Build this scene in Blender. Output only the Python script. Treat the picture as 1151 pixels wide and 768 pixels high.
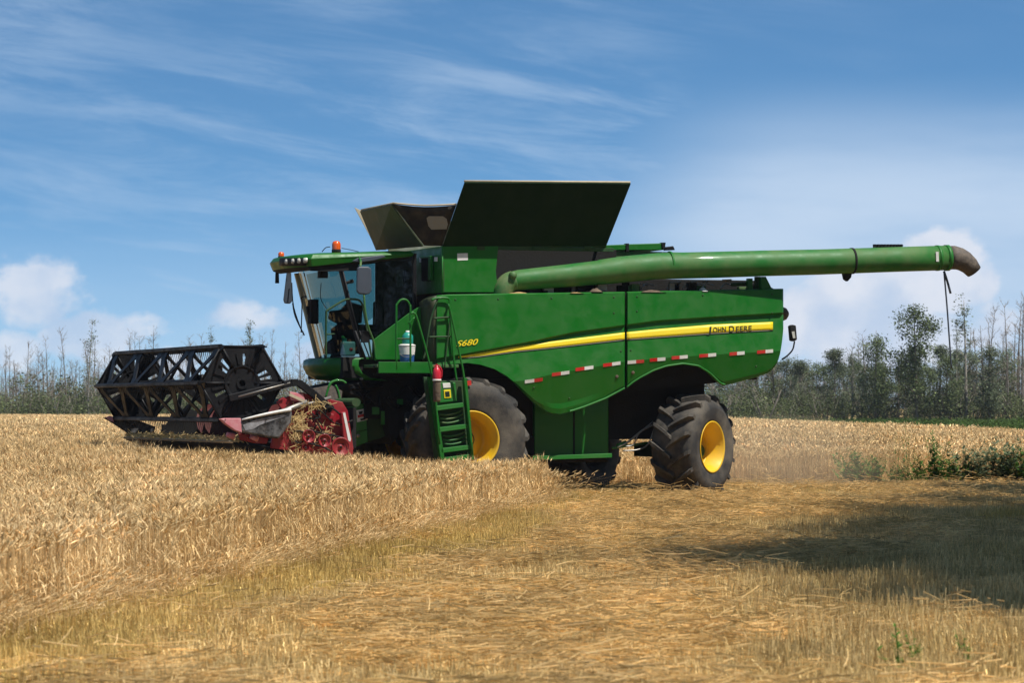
import bpy, bmesh, math, random
from mathutils import Vector, Matrix, noise
R = math.radians
rnd = random.Random(7)
for o in list(bpy.data.objects): bpy.data.objects.remove(o)
SC = bpy.context.scene
COL = SC.collection

# ------------------------------------------------------------------ camera, sky, sun, exposure
F, CX, CY, HZ, CH = 3600.0, 575.5, 384.0, 457.0, 1.55      # focal length / centre / horizon in photo pixels, eye height
PITCH = math.atan((HZ - CY) / F)
cam = bpy.data.cameras.new("camera"); camo = bpy.data.objects.new("camera", cam); COL.objects.link(camo)
camo.location = (0, 0, CH); camo.rotation_euler = (R(90) + PITCH, 0, 0)
cam.sensor_width = 36; cam.lens = F / 1151 * 36; cam.clip_end = 6000
cam.dof.use_dof = True; cam.dof.focus_distance = 51.5; cam.dof.aperture_fstop = 6.5
SC.camera = camo
SUN_EL, SUN_AZ = 61.0, 54.0                                # azimuth: degrees to the right of straight behind the camera
sd = Vector((math.sin(R(SUN_AZ)) * math.cos(R(SUN_EL)), -math.cos(R(SUN_AZ)) * math.cos(R(SUN_EL)), math.sin(R(SUN_EL))))
sl = bpy.data.lights.new("sun", 'SUN'); sl.energy = 4.9; sl.angle = R(0.53); sl.color = (1, .955, .88)
so = bpy.data.objects.new("sun", sl); COL.objects.link(so); so.rotation_euler = sd.to_track_quat('Z', 'Y').to_euler()
so.location = (10, -10, 30)
SC.view_settings.view_transform = 'Standard'; SC.view_settings.look = 'None'
SC.view_settings.exposure = 0.20; SC.view_settings.gamma = 1
SC.render.resolution_x = 1024; SC.render.resolution_y = 684

W = bpy.data.worlds.new("World"); SC.world = W; W.use_nodes = True
def build_world():
    nt = W.node_tree; nt.nodes.clear(); N = nt.nodes.new; Lk = nt.links.new
    def M(op, a, b=None, c=None, clamp=False):
        n = N('ShaderNodeMath'); n.operation = op; n.use_clamp = clamp
        for i, v in enumerate((a, b, c)):
            if v is None: continue
            if isinstance(v, (int, float)): n.inputs[i].default_value = v
            else: Lk(v, n.inputs[i])
        return n.outputs[0]
    def comb(x, y, z):
        n = N('ShaderNodeCombineXYZ')
        for i, v in enumerate((x, y, z)):
            if isinstance(v, (int, float)): n.inputs[i].default_value = v
            else: Lk(v, n.inputs[i])
        return n.outputs[0]
    def nz(vec, scale, detail=6, rough=.55, dist=0.0):
        n = N('ShaderNodeTexNoise'); n.noise_dimensions = '3D'; Lk(vec, n.inputs['Vector'])
        n.inputs['Scale'].default_value = scale; n.inputs['Detail'].default_value = detail
        n.inputs['Roughness'].default_value = rough; n.inputs['Distortion'].default_value = dist
        return n.outputs['Fac']
    def mr(v, a, b, c=0.0, d=1.0, smooth=True):
        n = N('ShaderNodeMapRange'); n.interpolation_type = 'SMOOTHSTEP' if smooth else 'LINEAR'
        Lk(v, n.inputs[0])
        for i, t in enumerate((a, b, c, d)): n.inputs[i + 1].default_value = t
        return n.outputs[0]
    tc = N('ShaderNodeTexCoord').outputs['Generated']
    sp = N('ShaderNodeSeparateXYZ'); Lk(tc, sp.inputs[0])
    x, y, z = sp.outputs
    # sky: Nishita, looked up at a steeper angle so that the low sky is a clear-day blue
    zz = M('ADD', M('MULTIPLY', M('MAXIMUM', z, 0.0), 3.0), 0.10)
    vec = comb(x, y, zz); nn = N('ShaderNodeVectorMath'); nn.operation = 'NORMALIZE'; Lk(vec, nn.inputs[0])
    sky = N('ShaderNodeTexSky'); sky.sky_type = 'NISHITA'; sky.sun_disc = False
    sky.sun_elevation = R(SUN_EL); sky.sun_rotation = math.atan2(sd.x, sd.y)
    sky.altitude = 0; sky.air_density = 1.0; sky.dust_density = .6; sky.ozone_density = 2.5
    Lk(nn.outputs[0], sky.inputs['Vector'])
    skm = N('ShaderNodeMix'); skm.data_type = 'RGBA'; skm.blend_type = 'MULTIPLY'; skm.inputs[0].default_value = 1
    Lk(sky.outputs[0], skm.inputs[6]); skm.inputs[7].default_value = (.78, .97, 1.0, 1)
    hsv = N('ShaderNodeHueSaturation'); hsv.inputs['Saturation'].default_value = 1.10; Lk(skm.outputs[2], hsv.inputs['Color'])
    low = N('ShaderNodeVectorMath'); low.operation = 'SCALE'; Lk(hsv.outputs[0], low.inputs[0]); Lk(mr(z, .10, .45, 1.30, .56), low.inputs['Scale'])
    skc = low.outputs[0]
    # direction as azimuth / elevation
    yy = M('MAXIMUM', M('ABSOLUTE', y), 0.05)
    az = M('DIVIDE', x, yy); el = M('DIVIDE', z, yy)
    # high thin streaks
    ca = comb(M('MULTIPLY', az, 1.0), M('MULTIPLY', M('ADD', el, M('MULTIPLY', az, .16)), 6.0), 3.1)
    c1 = nz(ca, 11.0, 10, .66, .35); c2 = nz(comb(az, M('MULTIPLY', el, 2.2), 7.7), 5.5, 3, .5)
    cir = M('MULTIPLY', mr(c1, .36, .74), mr(M('SUBTRACT', c2, M('MULTIPLY', M('MAXIMUM', az, 0.0), .9)), .28, .58), clamp=True)
    veil = M('MULTIPLY', mr(el, .012, .075, .60, 0.0), mr(nz(comb(az, M('MULTIPLY', el, 4), 1.0), 6.0, 4), .3, .7, .55, 1.0))
    veil2 = M('MULTIPLY', mr(M('SUBTRACT', az, M('MULTIPLY', M('ABSOLUTE', M('SUBTRACT', el, .055)), .6)), .0, .075), mr(el, .108, .062))
    veil2 = M('MULTIPLY', veil2, mr(nz(comb(az, M('MULTIPLY', el, 5), 4.0), 7.0, 6), .30, .62, .60, .92))
    thin = M('MAXIMUM', M('MAXIMUM', M('MULTIPLY', cir, .42), veil), veil2)
    # cumulus banks: soft lobes in direction space, edges broken up by noise
    n3 = nz(comb(az, M('MULTIPLY', el, 1.3), 0.0), 48.0, 9, .58)
    n4 = nz(comb(az, el, 5.0), 15.0, 5, .5)
    lobes = [(-.150, .036, .020, .013), (-.128, .021, .022, .010), (-.158, .017, .014, .008), (-.108, .014, .012, .006),
             (.128, .038, .026, .012), (.137, .050, .014, .008), (.098, .031, .016, .010), (.115, .022, .034, .011), (.152, .024, .012, .010),
             (-.083, .028, .014, .006), (-.19, .03, .02, .012), (-.052, .016, .018, .005), (.20, .03, .03, .012), (.30, .04, .05, .02), (-.29, .04, .05, .02), (.5, .05, .07, .025), (-.5, .04, .08, .02)]
    acc = None
    for (ax, ey, sx, sy) in lobes:
        q = M('SUBTRACT', 1.0, M('ADD', M('POWER', M('DIVIDE', M('ABSOLUTE', M('SUBTRACT', az, ax)), sx), 2.0),
              M('POWER', M('DIVIDE', M('ABSOLUTE', M('SUBTRACT', el, ey)), sy), 2.0)))
        acc = q if acc is None else M('MAXIMUM', acc, q)
    dens = M('ADD', acc, M('MULTIPLY', M('SUBTRACT', n3, .5), 3.2))
    dens = M('ADD', dens, M('MULTIPLY', M('SUBTRACT', n4, .5), 2.0))
    cum = mr(dens, .0, .70, 0.0, .66)
    shade = mr(M('ADD', nz(comb(az, M('ADD', el, .004), 0.0), 40.0, 5, .5), M('MULTIPLY', el, 3.0)), .42, .72)
    cm = N('ShaderNodeMix'); cm.data_type = 'RGBA'; Lk(shade, cm.inputs[0])
    cm.inputs[6].default_value = (4.7, 5.6, 7.2, 1); cm.inputs[7].default_value = (7.6, 7.6, 8.1, 1)
    m1 = N('ShaderNodeMix'); m1.data_type = 'RGBA'; Lk(thin, m1.inputs[0]); Lk(skc, m1.inputs[6]); m1.inputs[7].default_value = (4.9, 6.1, 7.7, 1)
    m2 = N('ShaderNodeMix'); m2.data_type = 'RGBA'; Lk(cum, m2.inputs[0]); Lk(m1.outputs[2], m2.inputs[6]); Lk(cm.outputs[2], m2.inputs[7])
    bg = N('ShaderNodeBackground'); bg.inputs[1].default_value = 0.10; Lk(m2.outputs[2], bg.inputs[0])
    out = N('ShaderNodeOutputWorld'); Lk(bg.outputs[0], out.inputs[0])
build_world()

# ------------------------------------------------------------------ materials
def mat(name, base, rough=.6, metal=0.0, dirt=None, dirt_amt=0.0, scale=3.0, bump=0.0, bscale=40.0, coat=0.0, rand=0.0, sss=0.0, spec=.5):
    m = bpy.data.materials.new(name); m.use_nodes = True; nt = m.node_tree; b = nt.nodes['Principled BSDF']
    b.inputs['Roughness'].default_value = rough; b.inputs['Metallic'].default_value = metal
    b.inputs['Coat Weight'].default_value = coat; b.inputs['Specular IOR Level'].default_value = spec
    N = nt.nodes.new; L = nt.links.new
    tc = N('ShaderNodeTexCoord')
    n = N('ShaderNodeTexNoise'); n.inputs['Scale'].default_value = scale; n.inputs['Detail'].default_value = 8; n.inputs['Roughness'].default_value = .65
    L(tc.outputs['Object'], n.inputs['Vector'])
    r = N('ShaderNodeValToRGB'); e = r.color_ramp.elements
    e[0].position = .40; e[1].position = .72
    d = dirt or tuple(c * .8 for c in base)
    e[0].color = (*base, 1); e[1].color = tuple(base[i] + (d[i] - base[i]) * dirt_amt for i in range(3)) + (1,)
    if not dirt: e[1].color = tuple(c * .85 for c in base) + (1,)
    L(n.outputs['Fac'], r.inputs[0]); col = r.outputs[0]
    if rand:
        oi = N('ShaderNodeObjectInfo'); mr = N('ShaderNodeMapRange'); mr.inputs[3].default_value = 1 - rand; mr.inputs[4].default_value = 1 + rand
        L(oi.outputs['Random'], mr.inputs[0]); hs = N('ShaderNodeHueSaturation'); L(col, hs.inputs['Color']); L(mr.outputs[0], hs.inputs['Value']); col = hs.outputs[0]
    L(col, b.inputs['Base Color'])
    if dirt:
        rr = N('ShaderNodeMapRange'); rr.inputs[1].default_value = .35; rr.inputs[2].default_value = .75; rr.inputs[3].default_value = rough; rr.inputs[4].default_value = min(1, rough + .35)
        L(n.outputs['Fac'], rr.inputs[0]); L(rr.outputs[0], b.inputs['Roughness'])
    if bump:
        n2 = N('ShaderNodeTexNoise'); n2.inputs['Scale'].default_value = bscale; n2.inputs['Detail'].default_value = 5
        L(tc.outputs['Object'], n2.inputs['Vector']); bp = N('ShaderNodeBump'); bp.inputs['Strength'].default_value = bump; bp.inputs['Distance'].default_value = .02
        L(n2.outputs['Fac'], bp.inputs['Height']); L(bp.outputs[0], b.inputs['Normal'])
    return m
DUST = (.30, .24, .14)
G = mat('green_paint', (.004, .128, .008), .34, 0, DUST, .035, 3.5, .05, 3.0, .10, spec=.4)
GD = mat('green_paint_dusty', (.014, .13, .02), .5, 0, DUST, .6, 2.5, .1, 12)
GP = mat('green_paint_faded', (.012, .16, .018), .42, 0, DUST, .08, 4.2, .06, 4.0, .1, spec=.4)
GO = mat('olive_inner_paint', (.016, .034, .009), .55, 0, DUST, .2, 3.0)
DKG = mat('dark_green_frame', (.006, .05, .008), .6, 0, DUST, .12, 4)
BLK = mat('black_steel', (.004, .0045, .0065), .45, 0, DUST, .01, 5, .1, 30, spec=.3)
BLKM = mat('black_matte', (.005, .005, .005), .85, 0, DUST, .02, 6, .2, 30)
RUB = mat('tyre_rubber', (.024, .023, .022), .7, 0, (.20, .17, .13), .7, 2.2, .25, 60)
YEL = mat('yellow_rim_paint', (.78, .47, .004), .38, 0, DUST, .25, 3, .05, 20, .2)
YST = mat('yellow_stripe', (.86, .66, .01), .4, 0, DUST, .12, 3)
REDM = mat('red_header_paint', (.27, .005, .015), .36, 0, DUST, .14, 4, .1, 20, .2)
PINK = mat('worn_red_plastic', (.55, .16, .19), .45, 0, (.6, .4, .4), .6, 8)
WHT = mat('white_decal', (.75, .75, .72), .5, 0, DUST, .3, 6)
REDR = mat('red_reflector', (.55, .01, .01), .35, 0, DUST, .2, 6)
ORG = mat('orange_beacon', (.75, .11, .008), .2, 0, None, 0, 4, 0, 1, .5)
STL = mat('worn_steel', (.35, .34, .32), .38, .8, DUST, .5, 8, .1, 30)
CRM = mat('cream_canvas', (.52, .44, .31), .8, 0, DUST, .4, 6, .2, 20)
CNV = mat('black_canvas', (.012, .010, .009), .8, 0, DUST, .15, 5, .3, 12)
GRY = mat('grey_canvas_patch', (.25, .24, .2), .7, 0, DUST, .5, 20, .2, 30)
BOOT = mat('worn_rubber_boot', (.085, .07, .06), .6, 0, (.25, .2, .15), .6, 14, .3, 30)
MIR = mat('grey_mirror_housing', (.06, .075, .10), .45, 0, None, 0, 5)
TAN = mat('dusty_sunlit_pillar', (.52, .47, .30), .6, 0, DUST, .5, 6)  # tan brightened to carry sunlight on the far pillar
TXT = mat('black_lettering', (.01, .02, .01), .5)
SEAT = mat('seat_fabric', (.02, .02, .022), .85)
TEAL = mat('teal_plastic', (.02, .30, .24), .4)
BLUE = mat('blue_plastic', (.03, .12, .34), .35)
PAIL = mat('pale_plastic', (.30, .42, .42), .35)
REDX = mat('extinguisher_red', (.55, .02, .04), .3)
LENS = mat('lamp_lens', (.55, .55, .50), .15, 0)
STRAW = mat('straw_litter', (.42, .28, .12), .8, 0, (.25, .16, .07), .8, 14, .8, 30)
MUD = mat('brown_dust_crust', (.10, .07, .05), .9, 0, DUST, .4, 10, .5, 20)

def glass_mat(name, tint, gl=.12):
    m = bpy.data.materials.new(name); m.use_nodes = True; nt = m.node_tree; nt.nodes.clear(); N = nt.nodes.new; L = nt.links.new
    t = N('ShaderNodeBsdfTransparent'); t.inputs[0].default_value = (*tint, 1)
    g = N('ShaderNodeBsdfGlossy'); g.inputs['Roughness'].default_value = .03; g.inputs[0].default_value = (.9, .95, 1, 1)
    lw = N('ShaderNodeFresnel'); lw.inputs[0].default_value = 1.45
    ad = N('ShaderNodeMath'); ad.operation = 'ADD'; ad.inputs[1].default_value = gl * .3; L(lw.outputs[0], ad.inputs[0])
    mx = N('ShaderNodeMixShader'); L(ad.outputs[0], mx.inputs[0]); L(t.outputs[0], mx.inputs[1]); L(g.outputs[0], mx.inputs[2])
    o = N('ShaderNodeOutputMaterial'); L(mx.outputs[0], o.inputs[0]); return m
GLS = glass_mat('tinted_glass', (.30, .46, .45), .02)

def plant_mat(name, c1, c2, rand=.25, trans=.3, wander=(.95, 1.05)):
    """leaf / straw surface: diffuse + translucent, colour wanders slowly over the ground and from plant to plant"""
    m = bpy.data.materials.new(name); m.use_nodes = True; nt = m.node_tree; nt.nodes.clear(); N = nt.nodes.new; L = nt.links.new
    g = N('ShaderNodeNewGeometry')
    n = N('ShaderNodeTexNoise'); n.inputs['Scale'].default_value = .55; n.inputs['Detail'].default_value = 4; L(g.outputs['Position'], n.inputs['Vector'])
    oi = N('ShaderNodeObjectInfo')
    n2 = N('ShaderNodeTexNoise'); n2.inputs['Scale'].default_value = 9; n2.inputs['Detail'].default_value = 2; L(g.outputs['Position'], n2.inputs['Vector'])
    a = N('ShaderNodeMath'); a.operation = 'ADD'; L(n.outputs['Fac'], a.inputs[0]); L(n2.outputs['Fac'], a.inputs[1])
    mr = N('ShaderNodeMapRange'); mr.inputs[1].default_value = .72; mr.inputs[2].default_value = 1.28; L(a.outputs[0], mr.inputs[0])
    mx = N('ShaderNodeMix'); mx.data_type = 'RGBA'; mx.inputs[6].default_value = (*c1, 1); mx.inputs[7].default_value = (*c2, 1); L(mr.outputs[0], mx.inputs[0])
    hs = N('ShaderNodeHueSaturation'); L(mx.outputs[2], hs.inputs['Color'])
    r2 = N('ShaderNodeMapRange'); r2.inputs[3].default_value = 1 - rand; r2.inputs[4].default_value = 1 + rand; L(g.outputs['Random Per Island'], r2.inputs[0])
    r3 = N('ShaderNodeMapRange'); r3.inputs[3].default_value = 1 - rand * .4; r3.inputs[4].default_value = 1 + rand * .4; L(oi.outputs['Random'], r3.inputs[0])
    mu = N('ShaderNodeMath'); mu.operation = 'MULTIPLY'; L(r2.outputs[0], mu.inputs[0]); L(r3.outputs[0], mu.inputs[1]); L(mu.outputs[0], hs.inputs['Value'])
    n5 = N('ShaderNodeTexNoise'); n5.inputs['Scale'].default_value = .8; n5.inputs['Detail'].default_value = 5; n5.inputs['Roughness'].default_value = .6
    mp5 = N('ShaderNodeMapping'); mp5.inputs['Scale'].default_value = (1, .45, 1); mp5.inputs['Location'].default_value = (31, 7, 0); L(g.outputs['Position'], mp5.inputs[0]); L(mp5.outputs[0], n5.inputs['Vector'])
    r5 = N('ShaderNodeMapRange'); r5.inputs[1].default_value = .32; r5.inputs[2].default_value = .68; r5.inputs[3].default_value = wander[0]; r5.inputs[4].default_value = wander[1]; L(n5.outputs['Fac'], r5.inputs[0]); m5 = N('ShaderNodeMath'); m5.operation = 'MULTIPLY'; L(mu.outputs[0], m5.inputs[0]); L(r5.outputs[0], m5.inputs[1]); L(m5.outputs[0], hs.inputs['Value'])
    d = N('ShaderNodeBsdfDiffuse'); t = N('ShaderNodeBsdfTranslucent'); L(hs.outputs[0], d.inputs[0]); L(hs.outputs[0], t.inputs[0])
    ms = N('ShaderNodeMixShader'); ms.inputs[0].default_value = trans; L(d.outputs[0], ms.inputs[1]); L(t.outputs[0], ms.inputs[2])
    gl = N('ShaderNodeBsdfGlossy'); gl.inputs['Roughness'].default_value = .45; L(hs.outputs[0], gl.inputs[0])
    m3 = N('ShaderNodeMixShader'); m3.inputs[0].default_value = .10; L(ms.outputs[0], m3.inputs[1]); L(gl.outputs[0], m3.inputs[2])
    o = N('ShaderNodeOutputMaterial'); L(m3.outputs[0], o.inputs[0]); return m
WHEAT = plant_mat('ripe_wheat_stem', (.60, .42, .19), (.86, .66, .37), .5)
HEAD = plant_mat('ripe_wheat_head', (.62, .43, .19), (.90, .70, .40), .45)
STUB = plant_mat('stubble_stalk', (.58, .42, .165), (.82, .63, .32), .45, .3, (.74, 1.15))
STUBG = plant_mat('greenish_stubble_stalk', (.54, .39, .12), (.76, .56, .23), .45, .3, (.74, 1.12))
LOOSE = plant_mat('loose_straw', (.62, .445, .185), (.90, .70, .38), .45, .3, (.88, 1.18))
LEAFG = plant_mat('weed_leaf', (.075, .17, .035), (.14, .25, .07), .3)
LEAFP = plant_mat('pale_weed_leaf', (.17, .22, .12), (.24, .28, .17), .3)
SPRIG = plant_mat('green_sprig_leaf', (.08, .16, .03), (.13, .22, .05), .3)
CROP = plant_mat('low_green_crop_leaf', (.055, .10, .025), (.085, .13, .04), .3)
TLEAF = plant_mat('tree_leaf', (.11, .145, .06), (.17, .21, .10), .35)
TLEAF2 = plant_mat('grey_green_leaf', (.13, .16, .09), (.19, .22, .14), .35)
BUSHL = plant_mat('bush_leaf', (.095, .12, .05), (.16, .185, .09), .4)
TWIG = plant_mat('bare_twig', (.24, .20, .165), (.36, .32, .27), .3, 0)
BARK = mat('grey_bark', (.17, .145, .12), .9, 0, (.08, .07, .05), .7, 6, .4, 20)
BARKP = mat('pale_bark', (.34, .31, .26), .9, 0, (.15, .13, .1), .7, 6, .4, 20)

# ------------------------------------------------------------------ helpers
def tag(o, label=None, cat=None, group=None, kind=None):
    if label: o['label'] = label
    if cat: o['category'] = cat
    if group: o['group'] = group
    if kind: o['kind'] = kind
    return o
def empty(name, loc=(0, 0, 0), rz=0, parent=None):
    o = bpy.data.objects.new(name, None); COL.objects.link(o); o.location = loc; o.rotation_euler = (0, 0, rz); o.parent = parent
    o.empty_display_size = .3; return o
class MB:
    def __init__(s): s.v = []; s.f = []; s.mi = []; s.sm = []
    def add(s, vs, fs, mi=0, smooth=False):
        b = len(s.v); s.v.extend([tuple(p) for p in vs])
        for f in fs: s.f.append(tuple(b + i for i in f)); s.mi.append(mi); s.sm.append(smooth)
    def box(s, a, b, mi=0):
        x0, y0, z0 = [min(a[i], b[i]) for i in range(3)]; x1, y1, z1 = [max(a[i], b[i]) for i in range(3)]
        vs = [(x0,y0,z0),(x1,y0,z0),(x1,y1,z0),(x0,y1,z0),(x0,y0,z1),(x1,y0,z1),(x1,y1,z1),(x0,y1,z1)]
        s.add(vs, [(0,3,2,1),(4,5,6,7),(0,1,5,4),(1,2,6,5),(2,3,7,6),(3,0,4,7)], mi)
    def tube(s, pts, rad, seg=10, mi=0, cap=True, smooth=True):
        pts = [Vector(p) for p in pts]; n = len(pts)
        if not isinstance(rad, (list, tuple)): rad = [rad] * n
        up = None; vs = []
        for i, p in enumerate(pts):
            d = (pts[min(i+1, n-1)] - pts[max(i-1, 0)])
            if d.length < 1e-9: d = Vector((0, 0, 1))
            d.normalize()
            if up is None: up = Vector((0, 0, 1)) if abs(d.z) < .9 else Vector((1, 0, 0))
            a = d.cross(up)
            if a.length < 1e-6: a = d.cross(Vector((0, 1, 0)))
            a.normalize(); b = a.cross(d).normalized(); up = b
            for k in range(seg):
                t = 2 * math.pi * k / seg; vs.append(p + (a * math.cos(t) + b * math.sin(t)) * rad[i])
        fs = [(i*seg+k, i*seg+(k+1) % seg, (i+1)*seg+(k+1) % seg, (i+1)*seg+k) for i in range(n-1) for k in range(seg)]
        s.add(vs, fs, mi, smooth)
        if cap:
            b0 = len(s.v) - len(vs)
            s.f.append(tuple(b0 + k for k in range(seg))[::-1]); s.mi.append(mi); s.sm.append(False)
            s.f.append(tuple(b0 + (n-1)*seg + k for k in range(seg))); s.mi.append(mi); s.sm.append(False)
    def prism(s, pts, off, mi=0):
        """closed outline (3D points) pushed along off"""
        n = len(pts); a = [Vector(p) for p in pts]; b = [p + Vector(off) for p in a]
        s.add(a + b, [tuple(range(n)), tuple(range(2*n-1, n-1, -1))] + [(i, n+i, n+(i+1) % n, (i+1) % n) for i in range(n)], mi)
    def grid(s, rows, mi=0, smooth=True):
        m = len(rows[0]); vs = [p for r in rows for p in r]
        s.add(vs, [(i*m+j, i*m+j+1, (i+1)*m+j+1, (i+1)*m+j) for i in range(len(rows)-1) for j in range(m-1)], mi, smooth)
    def lathe(s, prof, c, axis='y', seg=48, mi=0, smooth=True):
        """prof: (radius, along-axis); closed if first==last"""
        vs = []
        for (r, h) in prof:
            for k in range(seg):
                t = 2*math.pi*k/seg
                if axis == 'y': vs.append((c[0]+r*math.cos(t), c[1]+h, c[2]+r*math.sin(t)))
                elif axis == 'z': vs.append((c[0]+r*math.cos(t), c[1]+r*math.sin(t), c[2]+h))
                else: vs.append((c[0]+h, c[1]+r*math.cos(t), c[2]+r*math.sin(t)))
        s.add(vs, [(i*seg+k, i*seg+(k+1) % seg, (i+1)*seg+(k+1) % seg, (i+1)*seg+k) for i in range(len(prof)-1) for k in range(seg)], mi, smooth)
    def mesh(s, name, mats):
        me = bpy.data.meshes.new(name); me.from_pydata(s.v, [], s.f)
        for m in (mats if isinstance(mats, (list, tuple)) else [mats]): me.materials.append(m)
        me.polygons.foreach_set('material_index', s.mi); me.polygons.foreach_set('use_smooth', s.sm)
        me.update(); return me
    def build(s, name, mats, parent=None, bevel=0, solid=0, fixn=True, loc=None, rz=0, angle=40):
        me = s.mesh(name, mats)
        if fixn:
            bm = bmesh.new(); bm.from_mesh(me); bmesh.ops.recalc_face_normals(bm, faces=bm.faces); bm.to_mesh(me); bm.free()
        o = bpy.data.objects.new(name, me); COL.objects.link(o); o.parent = parent
        if loc: o.location = loc
        if rz: o.rotation_euler = (0, 0, rz)
        if solid: q = o.modifiers.new('solid', 'SOLIDIFY'); q.thickness = solid; q.offset = -1
        if bevel:
            q = o.modifiers.new('bevel', 'BEVEL'); q.width = bevel; q.segments = 2; q.limit_method = 'ANGLE'; q.angle_limit = R(35)
        return o
def plen(tbl, x):
    if x <= tbl[0][0]: return tbl[0][1]
    for (a, b), (c, d) in zip(tbl, tbl[1:]):
        if x <= c: return b + (d-b)*(x-a)/(c-a)
    return tbl[-1][1]
def arc(pts, n=4):
    """Catmull-Rom smoothing of a 3D polyline"""
    P = [Vector(p) for p in pts]; out = []
    for i in range(len(P)-1):
        a, b, c, d = P[max(i-1, 0)], P[i], P[i+1], P[min(i+2, len(P)-1)]
        for k in range(n):
            t = k/n; out.append(.5*((2*b)+(c-a)*t+(2*a-5*b+4*c-d)*t*t+(3*b-a-3*c+d)*t**3))
    out.append(P[-1]); return out

# ------------------------------------------------------------------ where the machine stands
PSI = R(20); CS, SN = math.cos(PSI), math.sin(PSI)
ORI = Vector((-.607 - 1.95*SN, 51.43 + 1.95*CS, 0))          # ground point under the middle of the front axle
MW = Matrix.Translation(ORI) @ Matrix.Rotation(PSI, 4, 'Z'); MI = MW.inverted()
CL = MI @ Vector((0, 0, CH))                                  # the eye, in the machine's own frame (x to the rear, -y to its left, z up)
def ray(px, py):
    a, b = px - CX, -(py - CY)
    d = Vector((a, F*math.cos(PITCH) - b*math.sin(PITCH), F*math.sin(PITCH) + b*math.cos(PITCH)))
    return MI.to_3x3() @ d
def L(px, py, v):
    """measured photo point on the vertical plane v metres to the left of the machine's centre line -> machine frame"""
    d = ray(px, py); t = (-v - CL.y)/d.y; return CL + d*t
def Lx(px, py, x):
    d = ray(px, py); t = (x - CL.x)/d.x; return CL + d*t

# ------------------------------------------------------------------ THE GROUND
def in_swath(x, y):
    p = MI @ Vector((x, y, 0)); return p.x > -4.95 + .25*noise.noise(Vector((y*.7, 0, 0))) and abs(p.y) < 3.62 + .12*noise.noise(Vector((p.x, 3, 0)))
EDGE = [(-5.2, 5), (-3.85, 17.5), (-3.42, 21.2), (-2.85, 25.5), (-2.12, 30.5), (-1.0, 39.5), (.1, 47.5), (.62, 50.5)]   # (x, y) right-hand edge of the standing wheat
def edge_x(y): return plen([(b, a) for a, b in EDGE], y) + .16*noise.noise(Vector((y*.9, 5, 0))) + .05*noise.noise(Vector((y*4, 9, 0)))
def far_y(x): return 56.6 + (x+2.5)*.364 + .35*noise.noise(Vector((x*.6, 11, 0))) + (1.2 if x > 3 else 0)
def green_zone(x, y): return (y > 96 and x > 16.6 - (y-103)*.03 + 1.0*noise.noise(Vector((y*.05, 1, 0)))) or y > 238
def in_wheat(x, y):
    if green_zone(x, y): return False
    p = MI @ Vector((x, y, 0))
    if in_swath(x, y): return False
    if y > far_y(x) : return True
    if p.x < -4.9: return x < edge_x(min(y, 50.5))
    return y < 50.6 and x < edge_x(y) and p.y < -3.5
def wheat_h(x, y):
    a = min(1, max(0, (y-38)/12)); b = min(1, max(0, (-1.2-x)/3.2))
    h = .73 + .20*a*b
    if y > 70: h = max(h, .82)
    return h

gm = bpy.data.materials.new('straw_covered_soil'); gm.use_nodes = True
def gmat():
    nt = gm.node_tree; b = nt.nodes['Principled BSDF']; N = nt.nodes.new; K = nt.links.new
    g = N('ShaderNodeNewGeometry'); n = N('ShaderNodeTexNoise'); n.inputs['Scale'].default_value = 14; n.inputs['Detail'].default_value = 8; n.inputs['Roughness'].default_value = .7
    K(g.outputs['Position'], n.inputs['Vector'])
    r = N('ShaderNodeValToRGB'); e = r.color_ramp.elements; e[0].position = .35; e[1].position = .68; e[0].color = (.19, .125, .055, 1); e[1].color = (.50, .36, .16, 1)
    K(n.outputs['Fac'], r.inputs[0]); K(r.outputs[0], b.inputs['Base Color']); b.inputs['Roughness'].default_value = .95; b.inputs['Specular IOR Level'].default_value = .1
    bp = N('ShaderNodeBump'); bp.inputs['Strength'].default_value = .8; bp.inputs['Distance'].default_value = .03; K(n.outputs['Fac'], bp.inputs['Height']); K(bp.outputs[0], b.inputs['Normal'])
gmat()
g = MB(); ys = [-600, -50, 0, 10] + [10 + i*1.0 for i in range(1, 71)] + [90, 120, 200, 400, 900, 2500]; xs = [-2500, -600, -100] + [-20 + i*1.0 for i in range(41)] + [100, 600, 2500]
def gz(x, y): return 0.03*noise.noise(Vector((x*.35, y*.35, 0))) if 10 < y < 80 and abs(x) < 20 else 0
g.grid([[(x, y, gz(x, y)) for x in xs] for y in ys])
tag(g.build('ground', gm), kind='structure')

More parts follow.
